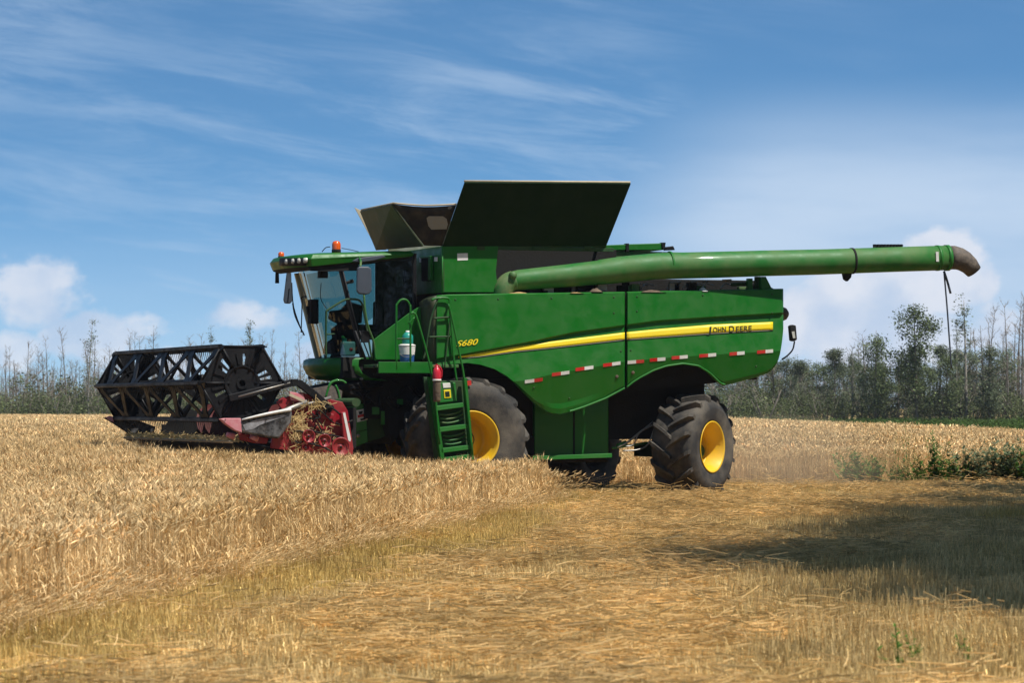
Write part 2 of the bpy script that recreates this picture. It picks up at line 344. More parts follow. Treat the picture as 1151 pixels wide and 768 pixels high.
# ------------------------------------------------------------------ scattering of things nobody could count
def scatter(name, pts, sources, label, cat):
    """pts: (x, y, z, rz, sx, sz, tiltx, which)"""
    src = bpy.data.collections.new(name + '_source')
    for i, me in enumerate(sources):
        o = bpy.data.objects.new('%s_source_%02d' % (name, i), me); src.objects.link(o)
    me = bpy.data.meshes.new(name); me.from_pydata([p[:3] for p in pts], [], [])
    for nm, ty, dat in (('rot', 'FLOAT_VECTOR', [c for p in pts for c in (p[6], 0, p[3])]), ('scl', 'FLOAT_VECTOR', [c for p in pts for c in (p[4], p[4], p[5])])):
        a = me.attributes.new(nm, ty, 'POINT'); a.data.foreach_set('vector', dat)
    a = me.attributes.new('which', 'INT', 'POINT'); a.data.foreach_set('value', [p[7] for p in pts])
    o = bpy.data.objects.new(name, me); COL.objects.link(o); tag(o, label, cat, kind='stuff')
    ng = bpy.data.node_groups.new(name, 'GeometryNodeTree'); ng.interface.new_socket('Geometry', in_out='INPUT', socket_type='NodeSocketGeometry'); ng.interface.new_socket('Geometry', in_out='OUTPUT', socket_type='NodeSocketGeometry')
    N = ng.nodes.new; K = ng.links.new
    gi = N('NodeGroupInput'); go = N('NodeGroupOutput'); ip = N('GeometryNodeInstanceOnPoints'); ci = N('GeometryNodeCollectionInfo')
    ci.inputs['Collection'].default_value = src; ci.inputs['Separate Children'].default_value = True; ci.inputs['Reset Children'].default_value = True
    def na(nm, ty):
        n = N('GeometryNodeInputNamedAttribute'); n.data_type = ty; n.inputs[0].default_value = nm; return n.outputs[0]
    m2p = N('GeometryNodeMeshToPoints'); K(gi.outputs[0], m2p.inputs[0]); K(m2p.outputs[0], ip.inputs['Points'])
    K(ci.outputs[0], ip.inputs['Instance']); ip.inputs['Pick Instance'].default_value = True
    K(na('which', 'INT'), ip.inputs['Instance Index'])
    e2r = N('FunctionNodeEulerToRotation'); K(na('rot', 'FLOAT_VECTOR'), e2r.inputs[0]); K(e2r.outputs[0], ip.inputs['Rotation'])
    K(na('scl', 'FLOAT_VECTOR'), ip.inputs['Scale']); K(ip.outputs[0], go.inputs[0])
    md = o.modifiers.new('scatter', 'NODES'); md.node_group = ng
    return o

def ribbon(mb, pts, w, ang, mi=0):
    a = Vector((math.cos(ang), math.sin(ang), 0)); n = len(pts); vs = []
    for i, p in enumerate(pts):
        ww = w[i] if isinstance(w, (list, tuple)) else w
        vs += [Vector(p) - a*ww/2, Vector(p) + a*ww/2]
    mb.add(vs, [(2*i, 2*i+1, 2*i+3, 2*i+2) for i in range(n-1)], mi)
def wheat_stem(mb, x, y, h, r, w=.0045, lean=.10, detail=2, leandir=None):
    la = r.uniform(0, 6.283) if leandir is None else leandir + r.gauss(0, .45); lv = abs(r.gauss(0, lean))
    dx, dy = math.cos(la), math.sin(la); h *= r.uniform(.85, 1.06)
    pts = [(x, y, 0), (x+dx*lv*.3*h, y+dy*lv*.3*h, h*.55), (x+dx*lv*h, y+dy*lv*h, h*.88)]
    an = r.uniform(0, 3.14)
    ribbon(mb, pts, w, an, 0)
    # ear: nodding spindle
    p = Vector(pts[-1]); nod = r.uniform(.1, 1.2); d = Vector((dx*math.sin(nod), dy*math.sin(nod), math.cos(nod))); hl = r.uniform(.075, .115)*(w/.0045)**.3
    e1 = Vector((-dy, dx, 0)); e2 = d.cross(e1).normalized(); rw = .0080*(w/.0045)**.7
    q = p + d*hl*.45; t = p + d*hl
    mb.add([p, q+e1*rw, q+e2*rw, q-e1*rw, q-e2*rw, t], [(0,1,2),(0,2,3),(0,3,4),(0,4,1),(5,2,1),(5,3,2),(5,4,3),(5,1,4)], 1)
    if detail > 1:
        for k in range(4):
            b = p + d*hl*r.uniform(.2, .9); u = (d + e1*r.uniform(-.4, .4) + e2*r.uniform(-.4, .4)).normalized(); mb.add([b - e1*.0013, b + e1*.0013, b + u*r.uniform(.06, .10)], [(0, 1, 2)], 1)
    if detail > 0:
        for k in range(r.choice((1, 2, 2))):
            zz = h*r.uniform(.2, .7); t = r.uniform(0, 6.28); l = r.uniform(.08, .2); c = Vector((math.cos(t), math.sin(t), 0))
            b = Vector((x+dx*lv*.4*zz, y+dy*lv*.4*zz, zz))
            ribbon(mb, [b, b + c*l*.5 + Vector((0, 0, l*.5)), b + c*l*.9 + Vector((0, 0, r.uniform(-.4, .3)*l))], [.006, .008, .002], t+1.57, 0)
def wheat_tile(i, size, n, w, detail, lean=.10, leandir=None):
    r = random.Random(100+i); mb = MB()
    for k in range(n): wheat_stem(mb, r.uniform(-.5, .5)*size*1.25, r.uniform(-.5, .5)*size*1.25, 1.0, r, w, lean, detail, leandir)
    return mb.mesh('wheat_tile', [WHEAT, HEAD])
near = [wheat_tile(i, .28, 40, .0046, 2, .07) for i in range(6)]
mid = [wheat_tile(10+i, .6, 46, .010, 1, .09) for i in range(4)]
far = [wheat_tile(20+i, 2.0, 110, .028, 0, .08) for i in range(3)]
def stalk_clump(i, size, n, hh, m, w=.005, spread=.12):
    r = random.Random(300+i); mb = MB()
    for k in range(n):
        x, y = r.uniform(-.5, .5)*size*1.2, r.uniform(-.5, .5)*size*1.2; h = hh*r.uniform(.45, 1.25); a = r.uniform(0, 6.28); l = abs(r.gauss(0, spread))
        ribbon(mb, [(x, y, 0), (x+math.cos(a)*l*h*2, y+math.sin(a)*l*h*2, h)], [w, w*.8], r.uniform(0, 3.14), 0)
        if r.random() < .3:
            t = r.uniform(0, 6.28); q = Vector((x, y, h*.5)); ribbon(mb, [q, q+Vector((math.cos(t)*.05, math.sin(t)*.05, .03)), q+Vector((math.cos(t)*.09, math.sin(t)*.09, -.02))], .006, t+1.57, 0)
    return mb.mesh('stubble_tile', [m])
def straw_clump(i, size, n, zmax, m, wid=.005):
    r = random.Random(400+i); mb = MB()
    for k in range(n):
        a = r.uniform(0, 6.28); l = r.uniform(.06, .27); c = Vector((r.gauss(0, size*.33), r.gauss(0, size*.33), abs(r.gauss(0, zmax*.5)) + .01)); d = Vector((math.cos(a), math.sin(a), r.gauss(0, .12)))
        s = Vector((-d.y, d.x, 0))*r.uniform(-.15, .15)*l
        pts = [c - d*l/2, c + s, c + d*l/2]; pts = [Vector((p.x, p.y, max(.004, p.z))) for p in pts]
        ribbon(mb, pts, wid, a + 1.57 + r.uniform(-.3, .3), 0)
        pts2 = [p + Vector((0, 0, wid*.5)) for p in pts]; n0 = len(pts)
        mb.add([Vector(p)-Vector((0, 0, wid*.5)) for p in pts] + pts2, [(j, j+1, n0+j+1, n0+j) for j in range(n0-1)], 0)
    return mb.mesh('straw_tile', [m])

def matted(x, y):
    n_ = .5*noise.noise(Vector((x*1.1, y*.5, 41)))
    return min(((x-.35)/1.7)**2 + ((y-22.5)/4.6)**2, ((x-1.7)/1.5)**2 + ((y-33)/6.0)**2, ((x-3.2)/2.4)**2 + ((y-47)/5.0)**2) + n_ < 1
def fr(x, y, m=2.2): return abs(x) < .175*y + m
def grid_pts(y0, y1, cell, jit=.5):
    y = y0
    while y < y1:
        w = .185*y + 2.6; x = -w
        while x < w:
            yield x + rnd.uniform(-jit, jit)*cell, y + rnd.uniform(-jit, jit)*cell
            x += cell
        y += cell
P = []
for (x, y) in grid_pts(13, 63, .27):
    if in_wheat(x, y):
        h = wheat_h(x, y)*rnd.uniform(.93, 1.05)*(1 + .12*noise.noise(Vector((x*1.1, y*.8, 3))))
        P.append((x, y, 0, rnd.uniform(0, 6.28), 1, h, rnd.gauss(0, .03), rnd.randrange(6)))
scatter('standing_wheat', P, near, 'ripe golden standing wheat with nodding ears in front of the harvester', 'wheat')
P = []
for (x, y) in grid_pts(63, 112, .55):
    if in_wheat(x, y): P.append((x, y, 0, rnd.uniform(0, 6.28), 1, wheat_h(x, y)*rnd.uniform(.92, 1.05)*(1 + .05*noise.noise(Vector((x*.5, y*.3, 3)))), 0, rnd.randrange(4)))
scatter('standing_wheat', P, mid, 'ripe standing wheat beyond the harvester reaching back across the field', 'wheat')
P = []
for (x, y) in grid_pts(112, 240, 1.7):
    if in_wheat(x, y): P.append((x, y, 0, rnd.uniform(0, 6.28), 1, wheat_h(x, y)*rnd.uniform(.95, 1.05), 0, rnd.randrange(3)))
scatter('standing_wheat', P, far, 'pale far-off wheat running up to the tree line', 'wheat')
# bent stems that spill out of the edge of the crop
lod = [wheat_tile(40+i, .3, 22, .0048, 2, .42, 0.0) for i in range(5)]
P = []
for (x, y) in [(a, b) for a, b in grid_pts(14, 51, .20)]:
    e = edge_x(y)
    if e - .12 < x < e + .16 and rnd.random() < .8: P.append((x, y, 0, rnd.gauss(-.3, .9), 1, .30*rnd.uniform(.6, 1.3), rnd.gauss(0, .12), rnd.randrange(5)))
for k in range(90):
    q = MW @ Vector((rnd.uniform(-.5, 1.9), -3.55 - rnd.uniform(0, .4), 0))
    if q.x < edge_x(50): P.append((q.x, q.y, 0, rnd.gauss(0, .8), 1, .5*rnd.uniform(.8, 1.2), 0, rnd.randrange(5)))
scatter('bent_wheat', P, lod, 'pale bent wheat stems leaning out along the edge of the standing crop', 'wheat')

stubs = [stalk_clump(i, .3, 46, .13, STUB) for i in range(4)] + [stalk_clump(10+i, .3, 60, .15, STUBG) for i in range(3)] + [stalk_clump(20+i, .3, 75, .17, STUB, .005, .12) for i in range(2)]
P = []
for (x, y) in grid_pts(13, 66, .26):
    if in_wheat(x, y): continue
    if green_zone(x, y): continue
    if matted(x, y) and rnd.random() < .88: continue
    if noise.noise(Vector((x*1.6, y*.9, 51))) > .38: continue
    d = x - edge_x(min(y, 50.5)); dn = noise.noise(Vector((x*.5, y*.25, 7)))
    green = (d < 1.5 + dn*1.2 and y < 56) or dn > .5
    if x + .12*(y-20) + 2.2*noise.noise(Vector((x*.8, y*.4, 2))) > 1.6 and y < 27 + 4*noise.noise(Vector((x*.6, y*.3, 2))) and rnd.random() < .85: w = 7 + rnd.randrange(2)
    else: w = 4 + rnd.randrange(3) if green else rnd.randrange(4)
    P.append((x, y, gz(x, y), rnd.uniform(0, 6.28), 1, rnd.uniform(.8, 1.2)*(1 + .5*noise.noise(Vector((x*1.3, y*.7, 1)))), 0, w))
scatter('stubble', P, stubs, 'short cut wheat stubble across the harvested ground', 'stubble')
straws = [straw_clump(i, .45, 60, .03, LOOSE) for i in range(4)] + [straw_clump(10+i, .5, 120, .12, LOOSE) for i in range(3)]
P = []
for (x, y) in grid_pts(13, 66, .36):
    if in_wheat(x, y): continue
    d = x - edge_x(min(y, 50.5)); dn = noise.noise(Vector((x*.45, y*.22, 17)))
    if y < 50 and d < 1.3 + 1.0*dn and rnd.random() < .8: continue
    if x > 1.2 and y < 26.5 and rnd.random() < .4: continue
    if (x-3.5)**2 + (y-55.6)**2 < 1.0 or ((x-3.2)**2 + (y-54.2)**2 < .8): continue
    heap = (matted(x, y) and rnd.random() < .8) or noise.noise(Vector((x*.7, y*.35, 27))) > .22 or (46 < y < 64 and rnd.random() < .35)
    P.append((x, y, gz(x, y) + (.02 if heap else .01), rnd.uniform(0, 6.28), rnd.uniform(.8, 1.2), rnd.uniform(.7, 1.6), 0, (4 + rnd.randrange(3)) if heap else rnd.randrange(4)))
scatter('loose_straw', P, straws, 'loose threshed straw strewn in mats over the stubble', 'straw')

def leafy(i, n, h, m, ls=.05, spread=.12):
    """a leafy tuft: stalks with leaves"""
    r = random.Random(500+i); mb = MB()
    for k in range(n):
        a = r.uniform(0, 6.28); l = r.uniform(0, spread); hh = h*r.uniform(.5, 1.0); b = Vector((math.cos(a)*l*.4, math.sin(a)*l*.4, 0)); t = Vector((math.cos(a)*l*1.6, math.sin(a)*l*1.6, hh))
        ribbon(mb, [b, (b+t)/2 + Vector((0, 0, hh*.08)), t], [.008, .007, .004], r.uniform(0, 3.1), 0)
        for j in range(int(8 + hh*26)):
            f = r.uniform(.12, 1); p = b.lerp(t, f); an = r.uniform(0, 6.28); s = ls*r.uniform(.6, 1.3)*(1.25-.6*f); d = Vector((math.cos(an), math.sin(an), r.uniform(-.3, .8))).normalized(); e = Vector((-math.sin(an), math.cos(an), 0))
            mb.add([p, p+d*s*.5+e*s*.25, p+d*s, p+d*s*.5-e*s*.25], [(0, 1, 2, 3)], 0)
    return mb.mesh('leafy_tile', [m])
crop = [leafy(i, 8, .5, CROP, .16, .6) for i in range(4)]
P = []
for (x, y) in grid_pts(96, 262, 1.3):
    if green_zone(x, y): P.append((x, y, 0, rnd.uniform(0, 6.28), rnd.uniform(1.2, 1.8), rnd.uniform(.8, 1.5), 0, rnd.randrange(4)))
scatter('low_green_crop', P, crop, 'strip of low green plants between the wheat and the far trees', 'crop')

# ------------------------------------------------------------------ THE COMBINE HARVESTER
HV = empty('combine_harvester', ORI, PSI)
tag(HV, 'large green combine harvester with yellow stripe and open grain tank lids in the wheat', 'harvester')
def part(mb, name, m, parent=HV, **k): return mb.build(name, m, parent, **k)
def plate(name, pp, v, th, m, parent=HV, bevel=0, both=False):
    mb = MB(); pts = [L(a, b, v) for a, b in pp]; mb.prism(pts, (0, th, 0)); o = part(mb, name, m, parent, bevel=bevel)
    if both:
        mb = MB(); mb.prism([(p.x, -p.y, p.z) for p in pts], (0, -th, 0)); part(mb, name, m, parent, bevel=bevel)
    return o

# ---- wheels
def wheel(name, c, Rr, Wd, rim_r, rz, side, nl, lug, parent=HV, ym=None):
    YEL_ = ym or YEL
    """hub is the part; tyre and rim hang under it. side=-1: dish faces -y"""
    hb = MB(); hb.lathe([(0, .10), (.10, .10), (.125, .115), (.125, .22), (.06, .24)], (0, 0, 0), 'y', 24, 0, False)
    for k in range(10):
        t = k*math.pi/5; hb.lathe([(0, -.03), (.014, -.03), (.014, .02)], (.17*math.cos(t), .20, .17*math.sin(t)), 'y', 6, 0, False)
    hub = part(hb, 'wheel', YEL_, parent); hub.location = c; hub.rotation_euler = (0, 0, rz if side < 0 else rz + math.pi)
    # local: outer face at y=-Wd/2 .. origin of the hub a bit inside of it
    o = Wd*.5 - .20
    y0 = -.20; y1 = y0 + Wd
    t = MB(); Rt = Rr - lug
    prof = [(rim_r-.01, y0+.09), (rim_r+.02, y0+.035), (rim_r+.06, y0+.03), ((rim_r+Rt)*.52, y0-.012), (Rt-.13, y0+.0), (Rt-.05, y0+.03), (Rt-.012, y0+.085), (Rt, y0+Wd*.3), (Rt+.006, y0+Wd*.5),
            (Rt, y1-Wd*.3), (Rt-.012, y1-.085), (Rt-.05, y1-.03), (Rt-.13, y1), (rim_r+.06, y1-.03), (rim_r-.01, y1-.09)]
    t.lathe(prof, (0, 0, 0), 'y', 72)
    # chevron lugs: each a curved bar from the centre line to the shoulder
    for k in range(nl*2):
        s = 1 if k % 2 else -1; a0 = math.pi*k/nl; n = 7; top = []; bot = []
        for j in range(n+1):
            f = j/n; yy = y0 + Wd*.5 + s*(f*(Wd*.5 - .005) - .03); a = a0 - (.30*f**.85)*(1.0) ; wd = (.055 + .028*f)/Rr
            hgt = Rr if f < .86 else Rr - .05*(f-.86)/.14
            lo = Rt - .03 if f < .86 else Rt - .03 - .10*(f-.86)/.14
            for (rr, dw) in ((lo, 1.35), (hgt, .8), (hgt, -.8), (lo, -1.35)):
                an = a + wd*dw*.5; top.append((rr*math.cos(an), yy, rr*math.sin(an)))
        b = len(t.v); vs = top; fs = []
        for j in range(n):
            for q in range(3): fs.append((j*4+q, j*4+q+1, (j+1)*4+q+1, (j+1)*4+q))
        fs += [(0, 1, 2, 3), (n*4+3, n*4+2, n*4+1, n*4)]
        t.add(vs, fs, 0, False)
    part(t, 'tyre', RUB, hub)
    rm = MB(); rr = rim_r
    rm.lathe([(rr+.012, y0+.035), (rr+.018, y0+.025), (rr+.004, y0+.018), (rr-.02, y0+.04), (rr-.035, y0+.10), (rr-.07, y0+.14), (rr-.085, y0+.32), (rr-.10, y0+.40), (rr*.70, y0+.42), (rr*.60, y0+.38), (rr*.40, y0+.37), (.02, y0+.37)], (0, 0, 0), 'y', 64)
    rm.lathe([(rr-.085, y0+.30), (rr-.06, y1-.1), (rr+.01, y1-.03)], (0, 0, 0), 'y', 48)
    part(rm, 'rim', YEL_, hub, solid=.008)
    return hub
hf = L(531, 498, 1.95)
FW = 1.01
wheel('front', (hf.x, -1.95+.20, FW), FW, .78, .455, 0, -1, 20, .055)
wheel('front', (hf.x, 1.95-.20, FW), FW, .78, .455, 0, 1, 20, .055)
hr = L(797, 503, 1.62)
wheel('rear', (hr.x-.05, -1.62+.12, .875), .88, .80, .415, R(38), -1, 16, .085)
wheel('rear', (hr.x-1.05, 1.75, .845), .85, .66, .41, R(36)+0, 1, 16, .08, ym=mat('shade_dark_rim', (.03, .024, .015), .9))  # yellow rim coloured dark to hold the shade under the body
# axles
a = MB(); a.tube([(hf.x, -1.6, FW), (hf.x, 1.6, FW)], .16, 16); a.box((hf.x-.25, -1.0, .72), (hf.x+.25, 1.0, 1.25)); part(a, 'front_axle', DKG, bevel=.01)
a = MB(); a.box((hr.x-.18, -1.25, .68), (hr.x+.05, 1.25, .90)); a.tube([(hr.x-.05, -1.3, .8), (hr.x-.05, -1.05, .8)], .12, 12); part(a, 'rear_axle', DKG, bevel=.01)
a = MB()
for pp, r_ in (([(736, 477), (722, 484), (706, 497), (694, 503)], .018), ([(735, 483), (728, 500), (716, 506), (700, 507)], .012), ([(734, 474), (718, 488), (712, 500), (703, 502)], .010)):
    a.tube(arc([L(x, y, 1.15) for x, y in pp]), r_, 8)
part(a, 'hydraulic_hose', STL)
a = MB(); a.tube([L(694, 502, 1.12), L(704, 498, 1.12)], .045, 12); a.tube([L(688, 504, 1.1), L(728, 498, 1.1)], .022, 10); part(a, 'steering_cylinder', GD)

# ---- core of the body, in shade behind the panels
def LB(px0, px1, py0, py1, v0, v1, at=None):
    """box: front x and rear x measured at plane at (default v0)"""
    at = v0 if at is None else at
    A, B = L(px0, py0, at), L(px1, py1, at); return (A.x, -v0, A.z), (B.x, -v1, B.z)
xb0 = L(497, 300, 1.45).x; xr1 = L(866, 330, 1.5).x
c = MB(); c.box((-.85, -.93, 1.0), (hr.x-.35, .93, 2.0)); c.box((hr.x-.5, -.93, 1.55), (hr.x+.22, .93, 2.45)); c.box((xb0+.02, -1.18, 2.0), (xr1-.1, 1.18, 2.62)); part(c, 'chassis', BLKM, bevel=.01)
c = MB(); c.box((xb0+.03, -1.12, 2.6), (L(690, 300, 1).x, 1.12, L(600, 279, 1.12).z)); part(c, 'inner_tank', BLKM, bevel=.01)  # black colour carries the lid's shade in this recess
# engine bay & straw hood behind the side panels
c = MB(); c.box((L(690, 300, 1.2).x, -1.2, 2.6), (xr1-.2, 1.2, 3.0)); c.box((xr1-.5, -1.35, 2.35), (xr1+.0, 1.35, 3.2)); part(c, 'rear_hood', G, bevel=.04)
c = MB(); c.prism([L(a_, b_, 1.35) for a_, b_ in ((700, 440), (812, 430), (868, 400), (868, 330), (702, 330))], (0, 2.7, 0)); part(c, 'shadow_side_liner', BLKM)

# ---- side panels: lofted, with a groove above the stripe and a tucked-in lower edge
TT = [(478, 333), (505, 331), (702, 328), (878, 324.5), (884, 325)]
CC = [(478, 405), (520, 398), (560, 390.5), (600, 383), (620, 378.5), (646, 373), (699, 365.5), (740, 360), (800, 356), (884, 351)]
LW = [(478, 432), (560, 430), (590, 428), (620, 421), (646, 416.5), (700, 407), (740, 403), (800, 399), (884, 394)]
BF = [(489, 412), (503, 410), (525, 408), (540, 410), (556, 415), (570, 423), (582, 433), (593, 445), (603, 455), (612, 461), (620, 464.5), (630, 465.5), (645, 462), (657, 458), (680, 449), (702.4, 437)]
BR = [(704.4, 436.3), (712, 430), (720, 425), (735, 417), (750, 412), (768, 409.5), (785, 412), (798, 420), (807, 429), (813, 433.5), (825, 431), (850, 424), (862, 420), (868, 416), (873, 409), (876.5, 400), (879, 386), (880.5, 370)]
def panel_v(px, py):
    t, cc, l = plen(TT, px), plen(CC, px), plen(LW, px)
    if py <= cc: return 1.705 + .035*(py-t)/max(1, cc-t)
    if py <= cc+2.4: return 1.74 - .05*(py-cc)/2.4
    if py <= l: return 1.69 + .075*(py-cc-2.4)/max(1, l-cc-2.4)
    return 1.765 - .12*min(1, (py-l)/34.0)
def panel(name, x0, x1, B, label=None):
    cols = []; n = int((x1-x0)/1.2)
    for i in range(n+1):
        px = x0 + (x1-x0)*i/n; t, cc, l, b = plen(TT, px), plen(CC, px), plen(LW, px), plen(B, px)
        ys = [t, t+1.2] + [t + (cc-t)*k/6 for k in range(1, 7)] + [cc+.8, cc+1.6, cc+2.4] + [cc+2.4 + (l-cc-2.4)*k/5 for k in range(1, 6)] + [l + (max(b, l+.5)-l)*k/8 for k in range(1, 9)]
        ys = [min(y, b) for y in ys]
        ve = -.03 if i in (0, n) else 0
        cols.append([L(px, y, panel_v(px, y) + ve + (-.03 if (j == 0) else 0) + (-.02 if y >= b-.01 and j == len(ys)-1 else 0)) for j, y in enumerate(ys)])
    for sgn in (1, -1):
        mb = MB(); mb.grid([[Vector((p.x, p.y*sgn, p.z)) for p in col] for col in cols], 0, False)
        # returned edge: lip along the bottom, turned inwards
        lip = [[Vector((col[-1].x, col[-1].y*sgn, col[-1].z)), Vector((col[-1].x, (col[-1].y+.035)*sgn, col[-1].z-.006)), Vector((col[-1].x, (col[-1].y+.14)*sgn, col[-1].z+.02))] for col in cols]
        mb.grid(lip, 1)
        tp = [[Vector((col[0].x, col[0].y*sgn, col[0].z)), Vector((col[0].x, (col[0].y+.18)*sgn, col[0].z+.0))] for col in cols]; mb.grid(tp, 1)
        o = part(mb, name, [G, GP], fixn=False)
PF = panel('side_panel', 490, 702.4, BF); PR = panel('side_panel', 704.4, 880.5, BR)
# lit rolled edge around the arches
def edge_roll(B, x0, x1):
    mb = MB(); mb.tube(arc([L(px, plen(B, px)-.6, panel_v(px, plen(B, px))+.006) for px in [x0 + (x1-x0)*i/30 for i in range(31)]], 2), .017, 8); part(mb, 'arch_edge', GP)
edge_roll(BF, 640, 702); edge_roll(BR, 704.5, 815)
# dark gap post behind the seam
s = MB(); s.prism([L(699, 329, 1.66), L(707, 329, 1.66), L(707, 438, 1.6), L(699, 441, 1.6)], (0, .05, 0)); part(s, 'door_seam', BLKM)
# yellow stripe
ST = [(515, 401), (540, 396.8), (580, 389.6), (620, 384), (700, 374), (740, 370), (800, 365), (868.8, 362)]
SB = [(515, 402.6), (540, 400.6), (580, 395), (620, 391), (700, 382), (740, 379), (800, 374.8), (868.8, 370.9)]
def band(tp, bt, x0, x1, off, name, m, n=40, sub=3):
    mb = MB(); rows = []
    for i in range(n+1):
        px = x0 + (x1-x0)*i/n; a_, b_ = plen(tp, px), plen(bt, px); rows.append([L(px, a_+(b_-a_)*k/sub, panel_v(px, a_+(b_-a_)*k/sub)+off) for k in range(sub+1)])
    mb.grid(rows); return part(mb, name, m, solid=.003)
band(ST, SB, 515, 702.2, .006, 'yellow_stripe', YST); band(ST, SB, 704.6, 868.8, .006, 'yellow_stripe', YST)
D1 = [(x, y) for x, y in SB]; D2 = [(x, y+1.5) for x, y in SB]  # dark line along the lower edge of the stripe
band(D1, D2, 515, 702.2, .005, 'stripe_lower_line', TXT, 40, 1); band(D1, D2, 704.6, 868.8, .005, 'stripe_lower_line', TXT, 30, 1)
# reflectors
for (x0, xm, x1, y, wf) in ((590, 600.5, 610, 428, 1), (620.5, 630.5, 640, 420, 0), (647, 657, 667, 414.3, 0), (678, 688, 697.5, 409.5, 0), (705.5, 715, 724, 406.8, 1), (730.5, 739, 748, 404.3, 0), (755, 764, 773, 401.8, 0), (786, 796, 805, 399.5, 0), (820, 828.5, 837, 397.5, 0), (851, 860.5, 869, 395.3, 0)):
    mb = MB(); sl_ = -.14 if x0 < 700 else -.08
    for (p0, p1, mi) in ((x0, xm, 1-wf), (xm, x1, wf)):
        qs = [(p0, y-1.9+(p0-xm)*sl_), (p1, y-1.9+(p1-xm)*sl_), (p1, y+1.9+(p1-xm)*sl_), (p0, y+1.9+(p0-xm)*sl_)]
        mb.prism([L(a_, b_, panel_v(a_, b_)+.007) for a_, b_ in qs], (0, .004, 0), mi)
    # mi 0 = white, 1 = red
    part(mb, 'reflector', [WHT, REDR])
# lettering
def text(body, name, o3, ux, uz, h, m, shear=0.0, bold=0.0, parent=HV, sx=1.0):
    cu = bpy.data.curves.new(name, 'FONT'); cu.body = body; cu.size = 1; cu.shear = shear; cu.offset = bold; cu.extrude = .01
    to = bpy.data.objects.new(name, cu); COL.objects.link(to); dg = bpy.context.evaluated_depsgraph_get(); me = bpy.data.meshes.new_from_object(to.evaluated_get(dg)); bpy.data.objects.remove(to)
    nrm = Vector(ux).cross(Vector(uz)); k = h/.72
    for v in me.vertices: v.co = Vector(o3) + Vector(ux)*v.co.x*k*sx + Vector(uz)*v.co.y*k + nrm*v.co.z*.15
    me.materials.clear(); me.materials.append(m); o = bpy.data.objects.new(name, me); COL.objects.link(o); o.parent = parent; return o
def lab(body, name, px0, py0, px1, py1, hpx, m, shear=0, bold=0, off=.012):
    """writing on the side panel, base line from (px0,py0) to (px1,py1)"""
    a_ = L(px0, py0, panel_v(px0, py0)+off); b_ = L(px1, py1, panel_v(px1, py1)+off); u = (b_-a_); ln = u.length; u.normalize()
    c_ = L(px0, py0-hpx, panel_v(px0, py0-hpx)+off); w = (c_-a_); hh = w.length; w.normalize()
    o = text(body, name, a_, u, w, hh, m, shear, bold); wid = max(((v.co-a_).dot(u)) for v in o.data.vertices)
    for v in o.data.vertices: d_ = (v.co-a_).dot(u); v.co += u*(d_*(ln/wid) - d_)
    return o
# small-capital company name: large initials
lab('J', 'lettering', 796, 374.6, 800.6, 374.3, 7.4, TXT, 0, .008)
lab('OHN', 'lettering', 801.2, 374.0, 816.6, 373.1, 6.0, TXT, 0, .004)
lab('D', 'lettering', 819, 373.6, 825.6, 373.2, 7.3, TXT, 0, .008)
lab('EERE', 'lettering', 826.6, 372.9, 845.6, 371.8, 6.0, TXT, 0, .004)
lab('S680', 'model_number', 512.5, 389.8, 538, 387.2, 6.6, YST, .3, .01)

for (x, y) in ((512, 337), (560, 336.3), (620, 335.3), (690, 334.2), (716, 333.6), (790, 332), (868, 331), (690, 352), (716, 350), (698, 395), (709, 394), (868, 352), (640, 448), (600, 436), (850, 412)):
    p = L(x, y, panel_v(x, y)+.003); mb = MB(); mb.lathe([(0, -.006), (.012, -.006), (.016, 0), (.016, .01)], p, 'y', 8); part(mb, 'panel_bolt', DKG)
for px in (548, 610, 668):
    f = (px-522)/186; p0 = bLq(px) if False else L(px-8, 279, 1.43); mb = MB(); mb.box((p0.x-.06, -1.475, p0.z-.03), (p0.x+.06, -1.44, p0.z+.03)); part(mb, 'lid_hinge_plate', DKG, bevel=.004)
# ---- front corner fairing, platform side, cab base
rows = []
for k, (pxt, pyt, pxb, pyb, v) in enumerate(((490.5, 332.5, 490.5, 409, 1.70), (485, 333.3, 486, 409, 1.66), (480, 334.5, 482, 409, 1.50), (476, 336.5, 479, 409, 1.30), (471, 340, 475, 409, 1.05))):
    rows.append([L(pxt+(pxb-pxt)*j/6, pyt+(pyb-pyt)*j/6, v) for j in range(7)])
mb = MB(); mb.grid(rows); part(mb, 'corner_fairing', GO, solid=.01)
plate('access_panel', [(419, 383), (426, 377.5), (460, 352), (471, 345), (478, 345), (482, 404.5), (422, 404.5)], 1.12, .04, G, bevel=.008)
mb = MB()                                                     # platform deck and its skirt
pl0 = L(412, 408, 1.15); pl1 = L(523, 412, 1.75); zp = L(460, 410, 1.5).z
mb.box((pl0.x, -1.72, zp-.05), (pl1.x-.1, -.6, zp)); part(mb, 'platform', GD, bevel=.006)
mb = MB(); mb.box((pl0.x+.02, -1.735, zp-.14), (L(486, 412, 1.73).x, -1.70, zp+.04)); part(mb, 'platform_skirt', G, bevel=.004)
mb = MB()
for i in range(16):
    q = L(424+i*3.0, 417, 1.62); mb.box((q.x, q.y, q.z-.05), (q.x+.018, q.y+.03, q.z+.05))
q0, q1 = L(420, 412, 1.6), L(482, 412, 1.6); mb.box((q0.x, -1.60, q0.z-.02), (q1.x, -1.57, q0.z+.01)); mb.box((q0.x, -1.60, q0.z-.14), (q1.x, -1.57, q0.z-.11))
part(mb, 'deck_grating', BLK)
